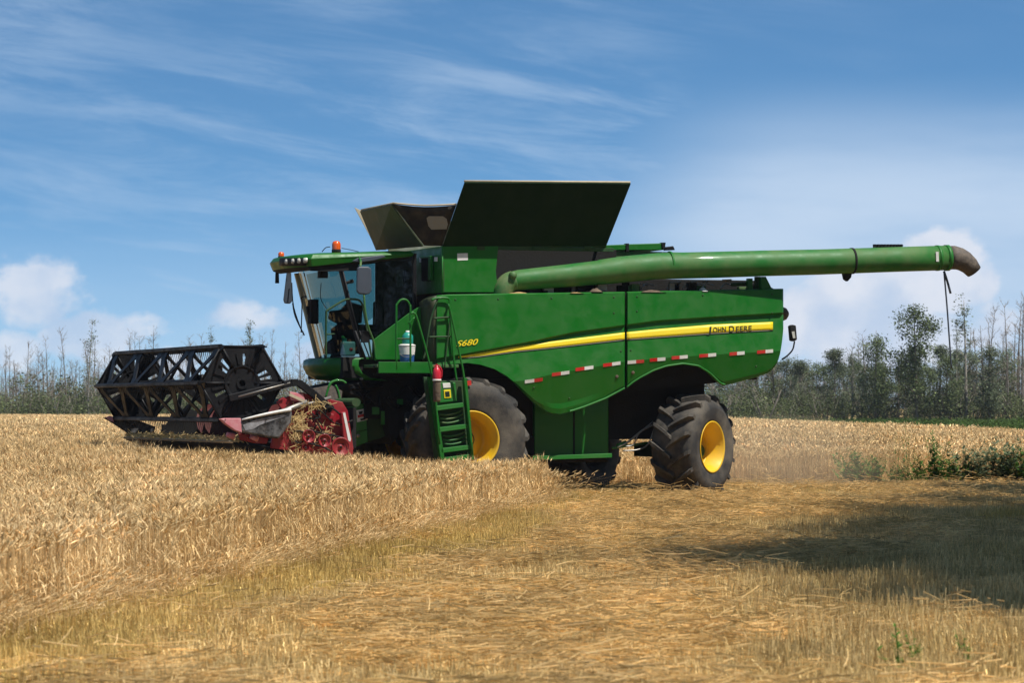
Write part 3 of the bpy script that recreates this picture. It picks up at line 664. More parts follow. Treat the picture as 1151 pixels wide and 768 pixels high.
# rounded green nose below the windscreen
mb = MB(); rows = []
zc0 = L(370, 405, .5).z
xn = L(402, 415, 1.0).x
for i in range(9):
    t = -1 + 2*i/8; row = []
    xf = xn - .18 - .34*(1 - t*t)**.6 if abs(t) < 1 else xn
    for (dx, dz) in ((.30, .03), (.05, .03), (0.0, 0), (-.01, -.10), (.05, -.22), (.20, -.31), (.5, -.34)): row.append((xf+dx, -t*1.06, zc0+dz+.0))
    rows.append(row)
mb.grid(rows); part(mb, 'cab_nose', G, solid=.02)
mb = MB(); mb.box((xn-.25, -1.0, zc0-.30), (L(466, 400, 1).x, 1.0, zc0+.05)); part(mb, 'cab_floor', BLKM, bevel=.01)

# ---- cab
zt = L(382, 303, 1.0).z
A0, A1 = L(407, 404, 1.0), L(382, 302, 1.0); B0, B1 = L(465.5, 404, 1.0), L(465.5, 285, 1.0)
def pillar(a_, b_, w, d, m, name='cab_pillar'):
    a_, b_ = Vector(a_), Vector(b_); mb = MB(); mb.add([a_+Vector((-w, -d, 0)), a_+Vector((w, -d, 0)), a_+Vector((w, d, 0)), a_+Vector((-w, d, 0)), b_+Vector((-w, -d, 0)), b_+Vector((w, -d, 0)), b_+Vector((w, d, 0)), b_+Vector((-w, d, 0))],
        [(0,3,2,1),(4,5,6,7),(0,1,5,4),(1,2,6,5),(2,3,7,6),(3,0,4,7)]); return part(mb, name, m, bevel=.012)
mir = lambda p: Vector((p.x, -p.y, p.z))
pillar(A0, A1, .028, .025, BLK); FP = Vector((-.13, 0, 0)); pillar(mir(A0)+FP, mir(A1)+FP, .055, .04, TAN)
pillar(B0, B1, .03, .03, BLK); pillar(mir(B0), mir(B1), .03, .03, BLK)
# slim second post on the far side of the windscreen
fa, fb = A0.copy(), A1.copy(); fa.y = .72; fb.y = .72; fa.x -= .10; fb.x -= .10
pillar(fa, fb, .010, .012, BLK, 'windscreen_post')
bow = lambda t: .20*(1-t*t)
rows = []
for i in range(13):
    t = -1 + 2*i/12; rows.append([Vector((A0.x + (A1.x-A0.x)*k/6 - bow(t) - .13*(t+1)/2, t*.98, A0.z + (A1.z-A0.z)*k/6)) for k in range(7)])
mb = MB(); mb.grid(rows); part(mb, 'windscreen', GLS)
def side_glass(v, nm):
    q = [L(383.5, 303, 1.0), L(463, 287, 1.0), L(463, 352, 1.0), L(419, 384, 1.0), L(419, 402, 1.0), L(408, 402, 1.0)]
    mb = MB(); mb.add([(p.x, -v, p.z) for p in q], [tuple(range(6))]); return part(mb, nm, GLS)
side_glass(1.005, 'door_glass'); side_glass(-1.005, 'side_glass')
mb = MB(); hh = [L(417.5, 303, 1.02), L(419, 350, 1.02), L(419.5, 384, 1.02)]
mb.tube([A0 + Vector((.02, -.03, .0)), A1 + Vector((.03, -.03, 0))], .016, 8); part(mb, 'door_frame', BLK)
mb = MB(); mb.box((B0.x-.02, -.97, A0.z-.3), (B0.x+.05, .97, B1.z)); part(mb, 'cab_rear_wall', BLKM)
mb = MB(); q = L(452, 305, .97); mb.box((B0.x-.05, -.55, L(450, 322, .5).z), (B0.x-.03, -.25, L(450, 303, .5).z)); part(mb, 'rear_window_card', GO)
# seat, console, steering column in the cab
mb = MB(); sx = L(440, 380, .1).x; sz = A0.z + .35
mb.box((sx-.30, -.26, sz), (sx+.25, .26, sz+.14)); mb.box((sx+.16, -.25, sz+.1), (sx+.32, .25, sz+.85)); mb.box((sx+.18, -.14, sz+.86), (sx+.29, .14, sz+1.04)); mb.box((sx-.15, -.2, A0.z), (sx+.2, .2, sz)); part(mb, 'seat', SEAT, bevel=.05)
mb = MB(); mb.box((sx-.45, .30, sz), (sx+.1, .55, sz+.25)); mb.prism([(sx-.62, .25, sz+.32), (sx-.40, .25, sz+.26), (sx-.38, .25, sz+.56), (sx-.60, .25, sz+.62)], (0, .28, 0)); part(mb, 'control_console', BLKM, bevel=.02)
mb = MB(); st = Vector((sx-.62, 0, sz+.42)); mb.tube([(sx-.95, 0, A0.z), (sx-.80, 0, A0.z+.4), st], [.09, .07, .04], 10)
ring = []
for k in range(25):
    t = k/24*2*math.pi; ring.append(st + Vector((math.cos(t)*.20*.8, math.sin(t)*.22, math.cos(t)*.13)))
mb.tube(ring, .016, 8, cap=False); part(mb, 'steering_wheel', BLKM)
mb = MB(); mb.tube(arc([L(345.5, 344, .0), L(347, 352, .0), L(349, 360, 0)], 3), .03, 8); q = L(352, 345, 0); mb.box((q.x-.07, -.09, q.z-.28), (q.x+.07, .09, q.z+.12)); part(mb, 'cab_monitor', BLKM, bevel=.02)
mb = MB(); mb.prism([L(x, y, .35) for x, y in ((373, 398), (371, 386), (379, 380), (377, 370), (385, 364), (374, 358), (376, 349), (388, 348), (394, 341), (403, 342), (406, 352), (402, 370), (408, 398))], (0, .30, 0)); part(mb, 'instrument_console', BLKM, bevel=.02)
mb = MB(); mb.prism([L(x, y, -.5) for x, y in ((366, 398), (368, 388), (384, 380), (400, 384), (402, 398))], (0, .20, 0)); part(mb, 'cab_side_trim', BLKM, bevel=.02)
# roof
xrf = L(349, 292, 1.12).x; xrb = L(466, 284, 1.12).x; ztop = L(400, 282.5, 1.12).z
def roof_ring(ins, zf, zb, bowd):
    pts = []
    for i in range(13):
        t = -1 + 2*i/12; pts.append((xrf + ins - bowd*(1-abs(t)**2.6), t*(1.12-ins)))
    pts += [(xrb-ins, 1.12-ins), (xrb-ins, -1.12+ins)]
    return [Vector((x, y, zf + (zb-zf)*max(0, min(1, (x-xrf)/(xrb-xrf))))) for x, y in pts]
zr = lambda py: L(360, py, 1.12).z
zu = lambda py: L(460, py, 1.12).z
rings = [roof_ring(.10, zr(303), zu(290), .12), roof_ring(.03, zr(300), zu(288), .21), roof_ring(0, zr(291), zu(285), .24), roof_ring(.05, zr(286), zu(282), .24), roof_ring(.22, zr(284.2), zu(280.8), .24)]
mb = MB(); m_ = len(rings[0]); vs = [p for r_ in rings for p in r_]
for i in range(4):
    mb_f = [(i*m_+j, i*m_+(j+1) % m_, (i+1)*m_+(j+1) % m_, (i+1)*m_+j) for j in range(m_)]
    mb.add(vs, mb_f, 1, False) if i == 0 else mb.f.extend(mb_f) or mb.mi.extend([0]*m_) or mb.sm.extend([False]*m_)
mb.f.append(tuple(range(4*m_, 5*m_))); mb.mi.append(0); mb.sm.append(False); mb.f.append(tuple(range(m_))[::-1]); mb.mi.append(1); mb.sm.append(False)
roof = part(mb, 'cab_roof', [G, BLKM], bevel=.012)
# black lamp strip on the roof front with four work lamps
def roof_front(px, py, off=.0):
    d = ray(px, py); t0 = 40.0
    while t0 < 70:
        p = CL + d*(t0/F) if False else CL + d.normalized()*t0
        t = max(-1, min(1, p.y/1.12))
        if p.x > xrf - .235*(1-abs(t)**2.6) - off and abs(p.y) < 1.12: return p
        t0 += .01
    return Lx(px, py, xrf)
mb = MB(); a_ = [roof_front(px, 290, .012) for px in range(314, 346, 3)]; b_ = [roof_front(px, 299, .012) for px in range(314, 346, 3)]; mb.grid([[p, q] for p, q in zip(a_, b_)]); lst = part(mb, 'lamp_strip', BLK, roof, solid=.01)
for px in (321, 328.3, 335, 341.5):
    p = roof_front(px, 294.2 - (px-321)*.07, .03); mb = MB(); mb.lathe([(0, -.012), (.036, -.008), (.045, .02), (.045, .05)], (p.x, p.y, p.z), 'x', 16); part(mb, 'work_lamp', LENS, roof)
# near side fascia strip: dark recess under the roof edge
plate('roof_fascia', [(346, 300), (398, 293.5), (400, 296), (410, 304), (372, 305), (350, 304.5)], 1.05, .06, BLKM)
mb = MB(); pts = [L(396, 293.5, 1.13), L(402, 290, 1.13), L(430, 286.5, 1.13), L(434, 289, 1.13), L(420, 293, 1.13), L(405, 295, 1.13)]; mb.prism(pts, (0, .05, 0)); part(mb, 'air_vent_cover', MIR, bevel=.01)
def beacon(px, py, v, r_, h_, par):
    p = L(px, py, v); mb = MB(); mb.lathe([(0, 0), (r_*1.05, 0), (r_*1.05, h_*.25), (r_*.8, h_*.3)], p, 'z', 16); base = part(mb, 'beacon', BLKM, par)
    mb = MB(); mb.lathe([(r_, h_*.28), (r_, h_*.7), (r_*.8, h_*.92), (r_*.4, h_), (0, h_)], p, 'z', 20); part(mb, 'beacon_lens', ORG, base)
beacon(378, 284, .7, .072, .19, HV); beacon(316, 290, -.75, .05, .10, HV)
mb = MB(); mb.tube(arc([L(362, 283, .9), L(366, 278.5, .9), L(371, 277.5, .9)], 3), .008, 6); part(mb, 'beacon_cable', BLKM); mb = MB(); mb.tube(arc([L(384, 279, .8), L(395, 281, .8), L(403, 283, .8)], 3), .006, 6); part(mb, 'beacon_cable', BLKM)
# mirrors
mb = MB(); pp = [(401.5, 301.5), (404, 299.5), (414, 299.5), (417.5, 302), (418, 326), (416, 330), (412, 331.3), (403.5, 330.5), (401, 327)]; mb.prism([L(a_, b_, 1.45) for a_, b_ in pp], (.02, .10, 0)); mo = part(mb, 'wing_mirror', MIR, bevel=.02)
mb = MB(); mb.tube(arc([L(404, 290, 1.12), L(405.5, 294, 1.25), L(405, 300, 1.40)], 3), .018, 8); mb.tube(arc([L(409, 331, 1.42), L(410.5, 350, 1.42), L(414, 368, 1.38), L(420, 385, 1.30), L(422, 405, 1.25)], 4), .018, 8); part(mb, 'mirror_arm', GD, mo)
mb = MB(); pp = [(322.5, 306), (327.5, 306), (328.5, 339), (326, 341.5), (320, 341), (318.8, 337)]; mb.prism([L(a_, b_, -1.45) for a_, b_ in pp], (.02, .10, 0)); mo2 = part(mb, 'wing_mirror', MIR, bevel=.015)
mb = MB(); mb.tube(arc([L(329, 341, -1.4), L(332, 356, -1.3), L(342, 377, -1.1)], 4), .012, 6); mb.tube(arc([L(328, 318, -1.4), L(330, 345, -1.3), L(339, 372, -1.1)], 4), .010, 6); mb.tube([L(325, 300, -1.3), L(325, 307, -1.4)], .015, 6); part(mb, 'mirror_arm', BLK, mo2)
mb = MB(); mb.tube([L(311.5, 300, -1.0), L(311.5, 307, -1.0), L(311.5, 318.5, -1.0)], [.012, .03, .035], 10); part(mb, 'roof_lamp', BLKM)
mb = MB(); mb.tube(arc([L(361, 318, .6), L(360.5, 335, .6), L(367, 347, .5), L(376, 357, .4)], 4), .006, 6); q = L(364, 309, .8); mb.box((q.x-.07, q.y, q.z-.05), (q.x+.07, q.y+.12, q.z+.06)); part(mb, 'radio_cable', BLKM)
# platform guard rails round the cab door
def rail(name, pp, v, r_=.017, m=DKG, dv=0, parent=HV, n=4):
    mb = MB(); k = len(pp); mb.tube(arc([L(x, y, v + dv*i/(k-1)) for i, (x, y) in enumerate(pp)], n), r_, 8); return part(mb, name, m, parent)
rail('door_rail', [(366.5, 403), (366.3, 375), (366.8, 352), (368, 349), (385, 338.5), (392, 336.5), (401, 336.8), (406, 340), (409, 350), (414, 380), (418, 404)], 1.3)
rail('door_rail', [(367, 376), (376, 375.5)], 1.3, .012)
rail('door_rail', [(338.5, 374), (339.5, 340), (338.5, 335), (344, 333)], -.6, .010, BLK)
mb = MB()
for (a_, b_) in (((387, 270+80), (411, 405)), ((392, 350), (413, 404))): pass
mb.tube([L(399, 372, 1.32), L(411, 405, 1.32)], .022, 8); mb.tube([L(404, 372, 1.32), L(416, 404, 1.32)], .012, 8); part(mb, 'wiper_arm', BLK)
mb = MB(); q = L(411, 374, 1.34); mb.box((q.x-.07, q.y, q.z-.16), (q.x+.07, q.y+.05, q.z+.03)); part(mb, 'door_handle', BLK, bevel=.01)
mb = MB(); q0 = L(387, 318.5, 1.02); q1 = L(397, 316, 1.02); mb.tube([q0, q1], [.02, .035], 8); part(mb, 'grab_handle', BLKM)

# ---- ladder with its rails
lad = empty('ladder', parent=HV)
LV = 2.22
def bar(pp, v, w, name, m=G, parent=HV):
    mb = MB(); mb.prism([L(x, y, v) for x, y in pp], (0, .10, 0)); return part(mb, name, m, parent, bevel=.004)
bpy.data.objects.remove(lad)
ls = bar([(482, 424), (486.5, 424), (500, 517), (495.5, 517)], LV, .1, 'ladder')
bar([(521.5, 425), (525, 425), (533, 517), (529, 517)], LV, .1, 'ladder_rail', G, ls)
for (xa, xb, y) in ((489, 522, 455.5), (493, 527, 479.5), (496, 530.5, 503), (497, 531, 513.5)):
    mb = MB(); p0, p1 = L(xa, y+1.5, LV), L(xb, y-3.0, LV); mb.prism([p0, p1, p1 + Vector((0, 0, -.075)), p0 + Vector((0, 0, -.075))], (0, .26, 0)); part(mb, 'ladder_step', GP, ls, bevel=.006)
for (y0, k0) in ((465, 0), (489, 0)):
    for j in range(3):
        yy = y0 + j*4.6; mb = MB(); xs_ = 492 + (yy-460)*.14; mb.tube(arc([L(xs_+1, yy+.5, 2.10), L(xs_+9, yy+1.6, 2.14), L(xs_+20, yy-.5, 2.13), L(xs_+27, yy-4, 2.10)], 3), .014, 6); part(mb, 'vent_bar', GD, ls)
mb = MB(); mb.prism([L(x, y, 2.06) for x, y in ((487, 428), (522, 428), (530, 517), (496, 517))], (0, .04, 0)); part(mb, 'vented_back_plate', DKG, bevel=.01)
mb = MB(); mb.prism([L(x, y, 2.09) for x, y in ((492, 430), (512, 430), (514, 451), (494, 453))], (0, .03, 0)); part(mb, 'toolbox_lid', GP, bevel=.01)
mb = MB(); mb.prism([L(x, y, 2.10) for x, y in ((476, 424), (483, 424), (496, 517), (489, 517))], (0, .05, 0)); part(mb, 'ladder_side_plate', DKG, bevel=.01)
bar([(497.5, 431), (506, 430.5), (506.8, 436), (498.3, 436.5)], 2.10, .1, 'decal', WHT)
bar([(498.8, 438.5), (506.5, 438), (507.3, 447.5), (499.6, 448)], 2.10, .1, 'decal', YST)
bar([(500.2, 440.5), (505.2, 440), (505.8, 446), (500.8, 446.5)], 2.105, .1, 'decal_symbol', TXT)
rail('ladder_rail', [(503.5, 343), (505, 345), (509, 362), (517, 400), (522, 428), (531, 512)], 2.25, .018, G)
rail('ladder_rail', [(445.5, 416), (445.5, 349), (446, 343), (449, 338.5), (453, 336.6), (457.5, 338), (460.5, 343), (461.3, 350), (461.3, 412)], 1.72, .018, G)
rail('ladder_rail', [(462, 353), (465, 352), (470, 362), (486, 425), (494, 500)], 2.25, .018, G)
rail('ladder_rail', [(459, 364), (466, 357)], 1.8, .014, G)
rail('ladder_rail', [(492, 336), (484, 360), (479, 392), (476, 404)], 1.74, .016, DKG)
rail('ladder_rail', [(485, 337.5), (492, 335), (503, 335.3), (505.5, 339), (504, 346)], 1.76, .018, G)
rail('ladder_rail', [(504, 344), (506.5, 355), (509, 392), (512, 420), (513.5, 428)], 1.78, .018, G)
for (a_, b_) in (((487.5, 358), (506, 356.5)), ((482, 379), (507.5, 378.5))): rail('ladder_rung', [a_, ((a_[0]+b_[0])/2, (a_[1]+b_[1])/2), b_], 1.76, .016, DKG)
rail('ladder_rung', [(446, 381), (453, 381), (461, 381)], 1.72, .014, DKG)
rail('ladder_rail', [(506.5, 355), (503, 385), (499.5, 415)], 1.77, .012, DKG)
mb = MB(); p = L(525.5, 431, 1.93); mb.prism([L(x, y, 1.98) for x, y in ((524.5, 428.5), (529.5, 427.7), (530, 433), (525, 434))], (0, .02, 0)); part(mb, 'step_reflector', REDR)

# ---- underbody: green box and rail seen between the wheels
plate('belly_box', [(601, 440), (684, 440), (684, 512), (601, 516)], 1.02, .3, G, bevel=.01)
plate('belly_box_rib', [(644.4, 445), (646.2, 445), (646.2, 513), (644.4, 513)], 1.03, .02, BLKM)
mb = MB(); a_, b_ = L(599, 515, 1.32), L(688, 512, 1.32); mb.prism([a_ + Vector((0, 0, .03)), b_ + Vector((0, 0, .03)), b_ + Vector((0, 0, -.04)), a_ + Vector((0, 0, -.04))], (0, .25, 0)); part(mb, 'belly_rail', GP, bevel=.006)
mb = MB(); mb.box((hf.x+.6, -1.0, .62), (L(684, 500, 1).x, 1.0, 1.05)); part(mb, 'rotor_housing', BLKM, bevel=.03)
# ---- front under the cab: hoses, brackets
mb = MB(); r2 = random.Random(3)
for k in range(16):
    x0, y0 = r2.uniform(378, 470), r2.uniform(425, 450); mb.tube(arc([L(x0, y0, .95+r2.uniform(0, .3)), L(x0+r2.uniform(4, 12), y0+r2.uniform(2, 14), 1.1), L(x0+r2.uniform(10, 26), y0+r2.uniform(-4, 12), 1.0)], 4), r2.uniform(.012, .03), 7)
part(mb, 'hydraulic_hose', BLK)
mb = MB(); mb.box((-1.5, -.9, 1.35), (-.2, .9, 1.95)); mb.prism([L(x, y, .95) for x, y in ((372, 436), (450, 420), (470, 425), (465, 470), (440, 500), (430, 455))], (0, 1.9, 0)); part(mb, 'front_frame', BLKM, bevel=.01)
for (x, y, w_, h_) in ((428, 470, .03, .22), (418, 462, .06, .12), (446, 452, .05, .09)):
    q = L(x, y, 1.0); mb = MB(); mb.box((q.x, q.y-.02, q.z-h_/2), (q.x+w_*2, q.y, q.z+h_/2)); part(mb, 'bracket', G)
# feeder house
fx0 = L(389, 470, .78).x
zA, zB = L(392, 455, .78).z, L(400, 503, .78).z
mb = MB(); mb.prism([(fx0+.0, -.70, zB), (fx0, -.70, zA-.02), (-1.0, -.70, 1.95), (-.5, -.70, 1.3), (-1.2, -.70, 1.02)], (0, 1.4, 0)); part(mb, 'feeder_house', DKG, bevel=.01)
plate('feeder_side_plate', [(389.5, 458), (411, 453.5), (413.5, 497), (397.5, 503.5)], .80, .08, GP, bevel=.006)
plate('warning_decal', [(400.5, 461.5), (412.3, 459), (413.3, 472), (401.5, 475)], .806, .004, WHT)
plate('decal_symbol', [(402, 467), (412.5, 464.6), (412.8, 467.6), (402.3, 470)], .812, .003, REDR)
plate('decal_symbol', [(403, 463), (408, 462), (407, 465.5), (404, 466.2)], .812, .003, TXT)
plate('decal_symbol', [(405, 471), (411, 469.8), (411, 472), (405.5, 473.2)], .812, .003, TXT)
mb = MB(); p = L(402.5, 490, .81); mb.lathe([(0, -.015), (.03, -.015), (.03, .02)], p, 'y', 12); part(mb, 'bolt', STL)
mb = MB(); mb.tube([L(397, 487, .815), L(413, 483, .815)], .006, 6); part(mb, 'plate_seam', DKG)

# ---- grain tank, covers
zbx0, zbx1 = L(530, 329.5, 1.45).z, L(530, 276, 1.45).z
mb = MB(); x1 = L(562, 300, 1.45).x
mb.prism([L(497, 276.5, 1.45), L(560.5, 276.5, 1.45), L(559, 290, 1.45), L(557.5, 305, 1.45), L(559, 320, 1.45), L(561, 329, 1.45), L(497, 329, 1.45)], (0, 2.9, 0)); part(mb, 'grain_tank', G, bevel=.01)
mb = MB(); a_ = L(555, 276.5, 1.45); b_ = L(690, 283, 1.45); mb.box((a_.x, -1.448, b_.z), (b_.x, -1.38, a_.z)); part(mb, 'tank_rim', DKG, bevel=.004)
mb = MB(); mb.box((x1, -1.45, zbx0-.16), (xr1-.1, -1.0, zbx0-.08)); part(mb, 'service_ledge', BLKM)
# front face details
xF = L(497, 300, 1.45).x - .012
def frontplate(name, pp, m, th=.02, off=0, par=HV):
    mb = MB(); mb.prism([Lx(x, y, xF-off) for x, y in pp], (-th, 0, 0)); return part(mb, name, m, par, bevel=.004)
frontplate('tank_grille', [(474.5, 290), (485, 289.5), (484.5, 316), (475, 316)], BLKM)
frontplate('grille_frame', [(484.3, 288), (487, 288), (486.7, 315), (484, 315)], G, .05)
frontplate('grille_frame', [(475, 288.5), (487, 287.5), (487, 289.8), (475, 290.6)], G, .045)
frontplate('marker', [(488.5, 289), (492, 289), (492, 294), (488.5, 294)], WHT, .01); frontplate('marker', [(471.8, 289.5), (473.8, 289.5), (473.8, 295), (471.8, 295)], WHT, .01)
plate('tank_decal', [(514, 285), (525.8, 284.5), (526, 292.5), (514.2, 293)], 1.455, .006, WHT, bevel=.002)
plate('tank_seam', [(498.5, 294), (499.3, 294), (499.3, 328), (498.5, 328)], 1.453, .01, DKG)
mb = MB(); mb.tube([L(497.3, 277, 1.455), L(497.3, 330, 1.455)], .014, 8); part(mb, 'tank_corner_edge', GP)
# lids
bL0, bL1 = L(497, 276.5, 1.42), L(681, 275.5, 1.42); tL0, tL1 = L(522, 204.3, 1.98), L(708.5, 205.6, 1.98)
def quad_plate(name, q, th, m, parent=HV, bevel=.006, mats=None):
    q = [Vector(p) for p in q]; n = (q[1]-q[0]).cross(q[3]-q[0]).normalized()*th; mb = MB(); mb.prism(q, n); return part(mb, name, mats or m, parent, bevel=bevel)
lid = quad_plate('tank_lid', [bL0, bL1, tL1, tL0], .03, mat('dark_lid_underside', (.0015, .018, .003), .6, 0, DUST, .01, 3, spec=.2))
mb = MB(); mb.tube([tL0 + Vector((0, .01, .012)), tL1 + Vector((0, .01, .012))], .018, 8); part(mb, 'lid_edge', CRM, lid)
mb = MB(); mb.tube([bL0, bL1], .03, 8); part(mb, 'lid_hinge', DKG, lid)
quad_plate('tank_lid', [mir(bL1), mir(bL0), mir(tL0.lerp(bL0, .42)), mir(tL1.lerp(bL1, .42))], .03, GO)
# front lid, leaning forward over the cab
fN0, fN1 = L(476.5, 276, 1.30), L(441, 229, 1.30); fF0, fF1 = L(422, 280.5, -1.35), L(406.5, 236.5, -1.35)
fF1 = L(406, 236.5, -1.30); fF0 = L(424, 280.5, -1.30)
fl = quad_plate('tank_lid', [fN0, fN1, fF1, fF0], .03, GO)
mb = MB(); mb.tube([fN1 + Vector((0, 0, .01)), fF1 + Vector((0, 0, .01))], .012, 8); part(mb, 'lid_edge', CRM, fl)
# corner canvas gussets (near and far), lit cream side at the far one
def gusset(name, q, m, sag=.0, n=6, parent=HV):
    a_, b_, c_, d_ = [Vector(p) for p in q]; rows = []
    for i in range(n+1):
        s_ = i/n; rows.append([(a_.lerp(b_, s_)).lerp(d_.lerp(c_, s_), j/n) + Vector((0, 0, -sag*math.sin(math.pi*s_)*j/n)) for j in range(n+1)])
    mb = MB(); mb.grid(rows); return part(mb, name, m, parent, solid=.008)
gN = gusset('corner_canvas', [fN0 + Vector((0, -.02, 0)), bL0, tL0.lerp(bL0, .36), fN1], CNV, .04)
mb = MB(); a_, b_ = fN1 + Vector((0, -.01, .012)), tL0.lerp(bL0, .36) + Vector((0, -.01, .014)); mb.tube(arc([a_, a_.lerp(b_, .5) + Vector((0, 0, -.03)), b_], 4), .016, 6); part(mb, 'canvas_hem', CRM, gN)
pc = [(479.5, 245), (482, 243), (498, 243), (502, 246), (503.5, 252), (502, 257.5), (485, 258), (481.5, 254)]
mb = MB(); ps = []
nq = (bL0-fN0).cross(fN1-fN0).normalized()
for x, y in pc:
    d = ray(x, y); t = (fN0 + Vector((0, -.07, 0)) - CL).dot(nq)/d.dot(nq); ps.append(CL + d*t)
mb.prism(ps, nq*.004); part(mb, 'canvas_window', GRY, gN)
quad_plate('canvas_flap', [L(398.3, 233, -1.36), L(408, 237.5, -1.36), L(421.5, 257, -1.36), L(416, 266, -1.36)], .01, CRM)
quad_plate('canvas_flap', [L(416, 266, -1.36), L(421.5, 257, -1.36), L(434, 281, -1.36), L(423, 281, -1.36)], .01, CNV)
# rear lid + engine deck covers
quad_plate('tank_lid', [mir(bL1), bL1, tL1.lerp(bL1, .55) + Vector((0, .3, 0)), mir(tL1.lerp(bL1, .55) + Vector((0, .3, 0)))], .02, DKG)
plate('engine_cover', [(681, 275.5), (704, 274.6), (704, 281), (681, 281.6)], .9, .8, G, bevel=.01)
plate('engine_cover', [(706.5, 274.4), (746.5, 273.3), (746.5, 281), (706.5, 281.4)], .9, .8, G, bevel=.01)
plate('deck_latch', [(704, 273.6), (707, 273.6), (707, 283), (704, 283)], .92, .1, BLK); plate('deck_latch', [(744, 272.6), (748.3, 272.6), (747.3, 280), (745, 280)], .92, .1, BLK)
plate('deck_latch', [(748, 277.5), (757, 276.5), (759, 281), (748, 281.5)], .9, .1, BLK, bevel=.01)
plate('engine_deck', [(681, 281.5), (772, 283.8), (812, 290), (812, 300), (681, 300)], .85, 1.7, GD, bevel=.02)

c = MB(); c.box((L(600, 320, 1.15).x, -1.15, 2.6), (L(852, 320, 1.15).x, 1.0, L(760, 314, 1.15).z)); part(c, 'engine_block', BLKM, bevel=.02)
# ---- clutter in the bay under the auger
mb = MB(); r2 = random.Random(11)
for k in range(26):
    x = r2.uniform(600, 852); y = r2.uniform(317, 325); q = L(x, y, r2.uniform(1.25, 1.45)); s_ = r2.uniform(.03, .11); mb = MB(); mb.box((q.x-s_, q.y-.03, q.z-.14), (q.x+s_, q.y+.06, q.z+r2.uniform(.01, .05))); part(mb, 'engine_fitting', (BLKM, STL, GD)[r2.randrange(3)], bevel=.006)
for k in range(10):
    x = r2.uniform(700, 850); mb = MB(); mb.tube(arc([L(x, 325, 1.4), L(x+5, 319, 1.35), L(x+14, 321, 1.3)], 3), .012, 6); part(mb, 'fuel_line', STL)
def heap(px, py, v, w_, h_, m, name='straw_litter'):
    q = L(px, py, v); r2 = random.Random(int(px)); mb = MB(); rows = []
    for i in range(9):
        a_ = -1 + 2*i/8; rows.append([Vector((q.x + a_*w_, q.y + (-1+2*j/5)*.12, q.z + h_*max(0, (1-a_*a_))*(1-((-1+2*j/5))**2)**.5*r2.uniform(.7, 1.1) - .02)) for j in range(6)])
    mb.grid(rows); o = part(mb, name, m); return o
heap(669, 327, 1.6, .10, .07, MUD); heap(732, 327.5, 1.6, .22, .05, MUD); heap(790, 326.5, 1.6, .06, .07, WHT, 'filler_cap'); heap(583, 329.5, 1.55, .20, .04, STRAW); heap(646, 328.5, 1.6, .12, .02, STRAW)
for (x0, x1, y) in ((753, 765, 318), (776, 783, 317.5), (790, 796, 316.5), (812, 822, 315.5)):
    mb = MB(); mb.tube([L(x0, y, 1.35), L(x1, y-.6, 1.35)], .02, 8); part(mb, 'steel_pipe', STL)
# rear cradle of the auger
plate('auger_cradle', [(841, 313), (846, 313), (846, 325), (841, 325)], 1.55, .08, G); plate('auger_cradle', [(850, 311), (855, 311), (856, 325), (850, 325)], 1.5, .08, DKG)
plate('auger_cradle', [(856, 311), (861, 311), (867, 323), (872, 326), (856, 326)], 1.62, .30, G, bevel=.006)
mb = MB(); mb.tube([L(822, 320, 1.45), L(840, 319, 1.45)], .03, 8); part(mb, 'cradle_strut', DKG)

# ---- unloading auger
vA = lambda px: 1.42 + (px-575)/490*.55
AX = [(566, 319, 9), (573, 317, 11), (583, 315, 11.6), (600, 313.4, 12), (640, 309.8, 12.9), (672, 306.6, 13.6), (676, 306, 14.2), (690, 304.2, 14.6), (705, 302.4, 14.8), (740, 299.2, 14.9), (800, 297.8, 14.8), (860, 296, 14.5), (920, 294.6, 14.3), (1000, 291.9, 14), (1066, 289.8, 14)]
pts = [L(x, y, vA(x)) for x, y, r_ in AX]; kk = [F/((MW @ p).y) for p in pts]
mb = MB(); mb.tube(pts, [r_/k_ for (x, y, r_), k_ in zip(AX, kk)], 32); aug = part(mb, 'unloading_auger', mat('weathered_green_tube', (.014, .15, .022), .45, 0, DUST, .30, 2.0, .08, 5.0, .05, spec=.4))
def ringat(px, y, r_, th, m, name):
    p = L(px, y, vA(px)); q = L(px+th, y - th*.03, vA(px+th)); k_ = F/((MW @ p).y); mb = MB(); mb.tube([p, q], r_/k_, 32); return part(mb, name, m, aug)
ringat(956.5, 293.4, 14.8, 2.2, BLKM, 'clamp_ring'); ringat(1052, 290.2, 14.5, 3, GP, 'auger_flange'); ringat(1062, 290, 14.7, 4, GP, 'auger_flange'); ringat(752, 297.4, 15, 2, GP, 'auger_flange')
plate('clamp_foot', [(948, 307), (958, 307), (957, 312), (953, 316.5), (949.5, 314)], vA(953), .08, BLKM, aug, .01)
plate('auger_marker', [(1052, 283), (1055, 283), (1055.5, 294), (1052.5, 294)], vA(1053)+.213, .012, WHT, aug)
mb = MB(); 
for i in range(9): q = L(983+i*3.7, 276.3, vA(1000)-.05); mb.box((q.x-.018, q.y-.03, q.z-.03), (q.x+.018, q.y+.03, q.z+.025))
a_, b_ = L(982, 277, vA(1000)-.05), L(1015, 276, vA(1000)-.05); mb.tube([a_, b_], .012, 6); part(mb, 'auger_cleat', BLK, aug)
# elbow at the foot
mb = MB(); p = L(568, 321, 1.40); mb.tube(arc([L(577, 316, 1.42), L(571, 318.5, 1.42), L(566, 325, 1.42), L(564, 333, 1.40)], 4), [.17]*13, 20); part(mb, 'auger_elbow', GD, aug)
mb = MB(); q = L(577, 309.5, 1.60); mb.lathe([(0, -.03), (.055, -.03), (.06, 0), (.06, .06)], q, 'y', 16); part(mb, 'elbow_cap', GD, aug)
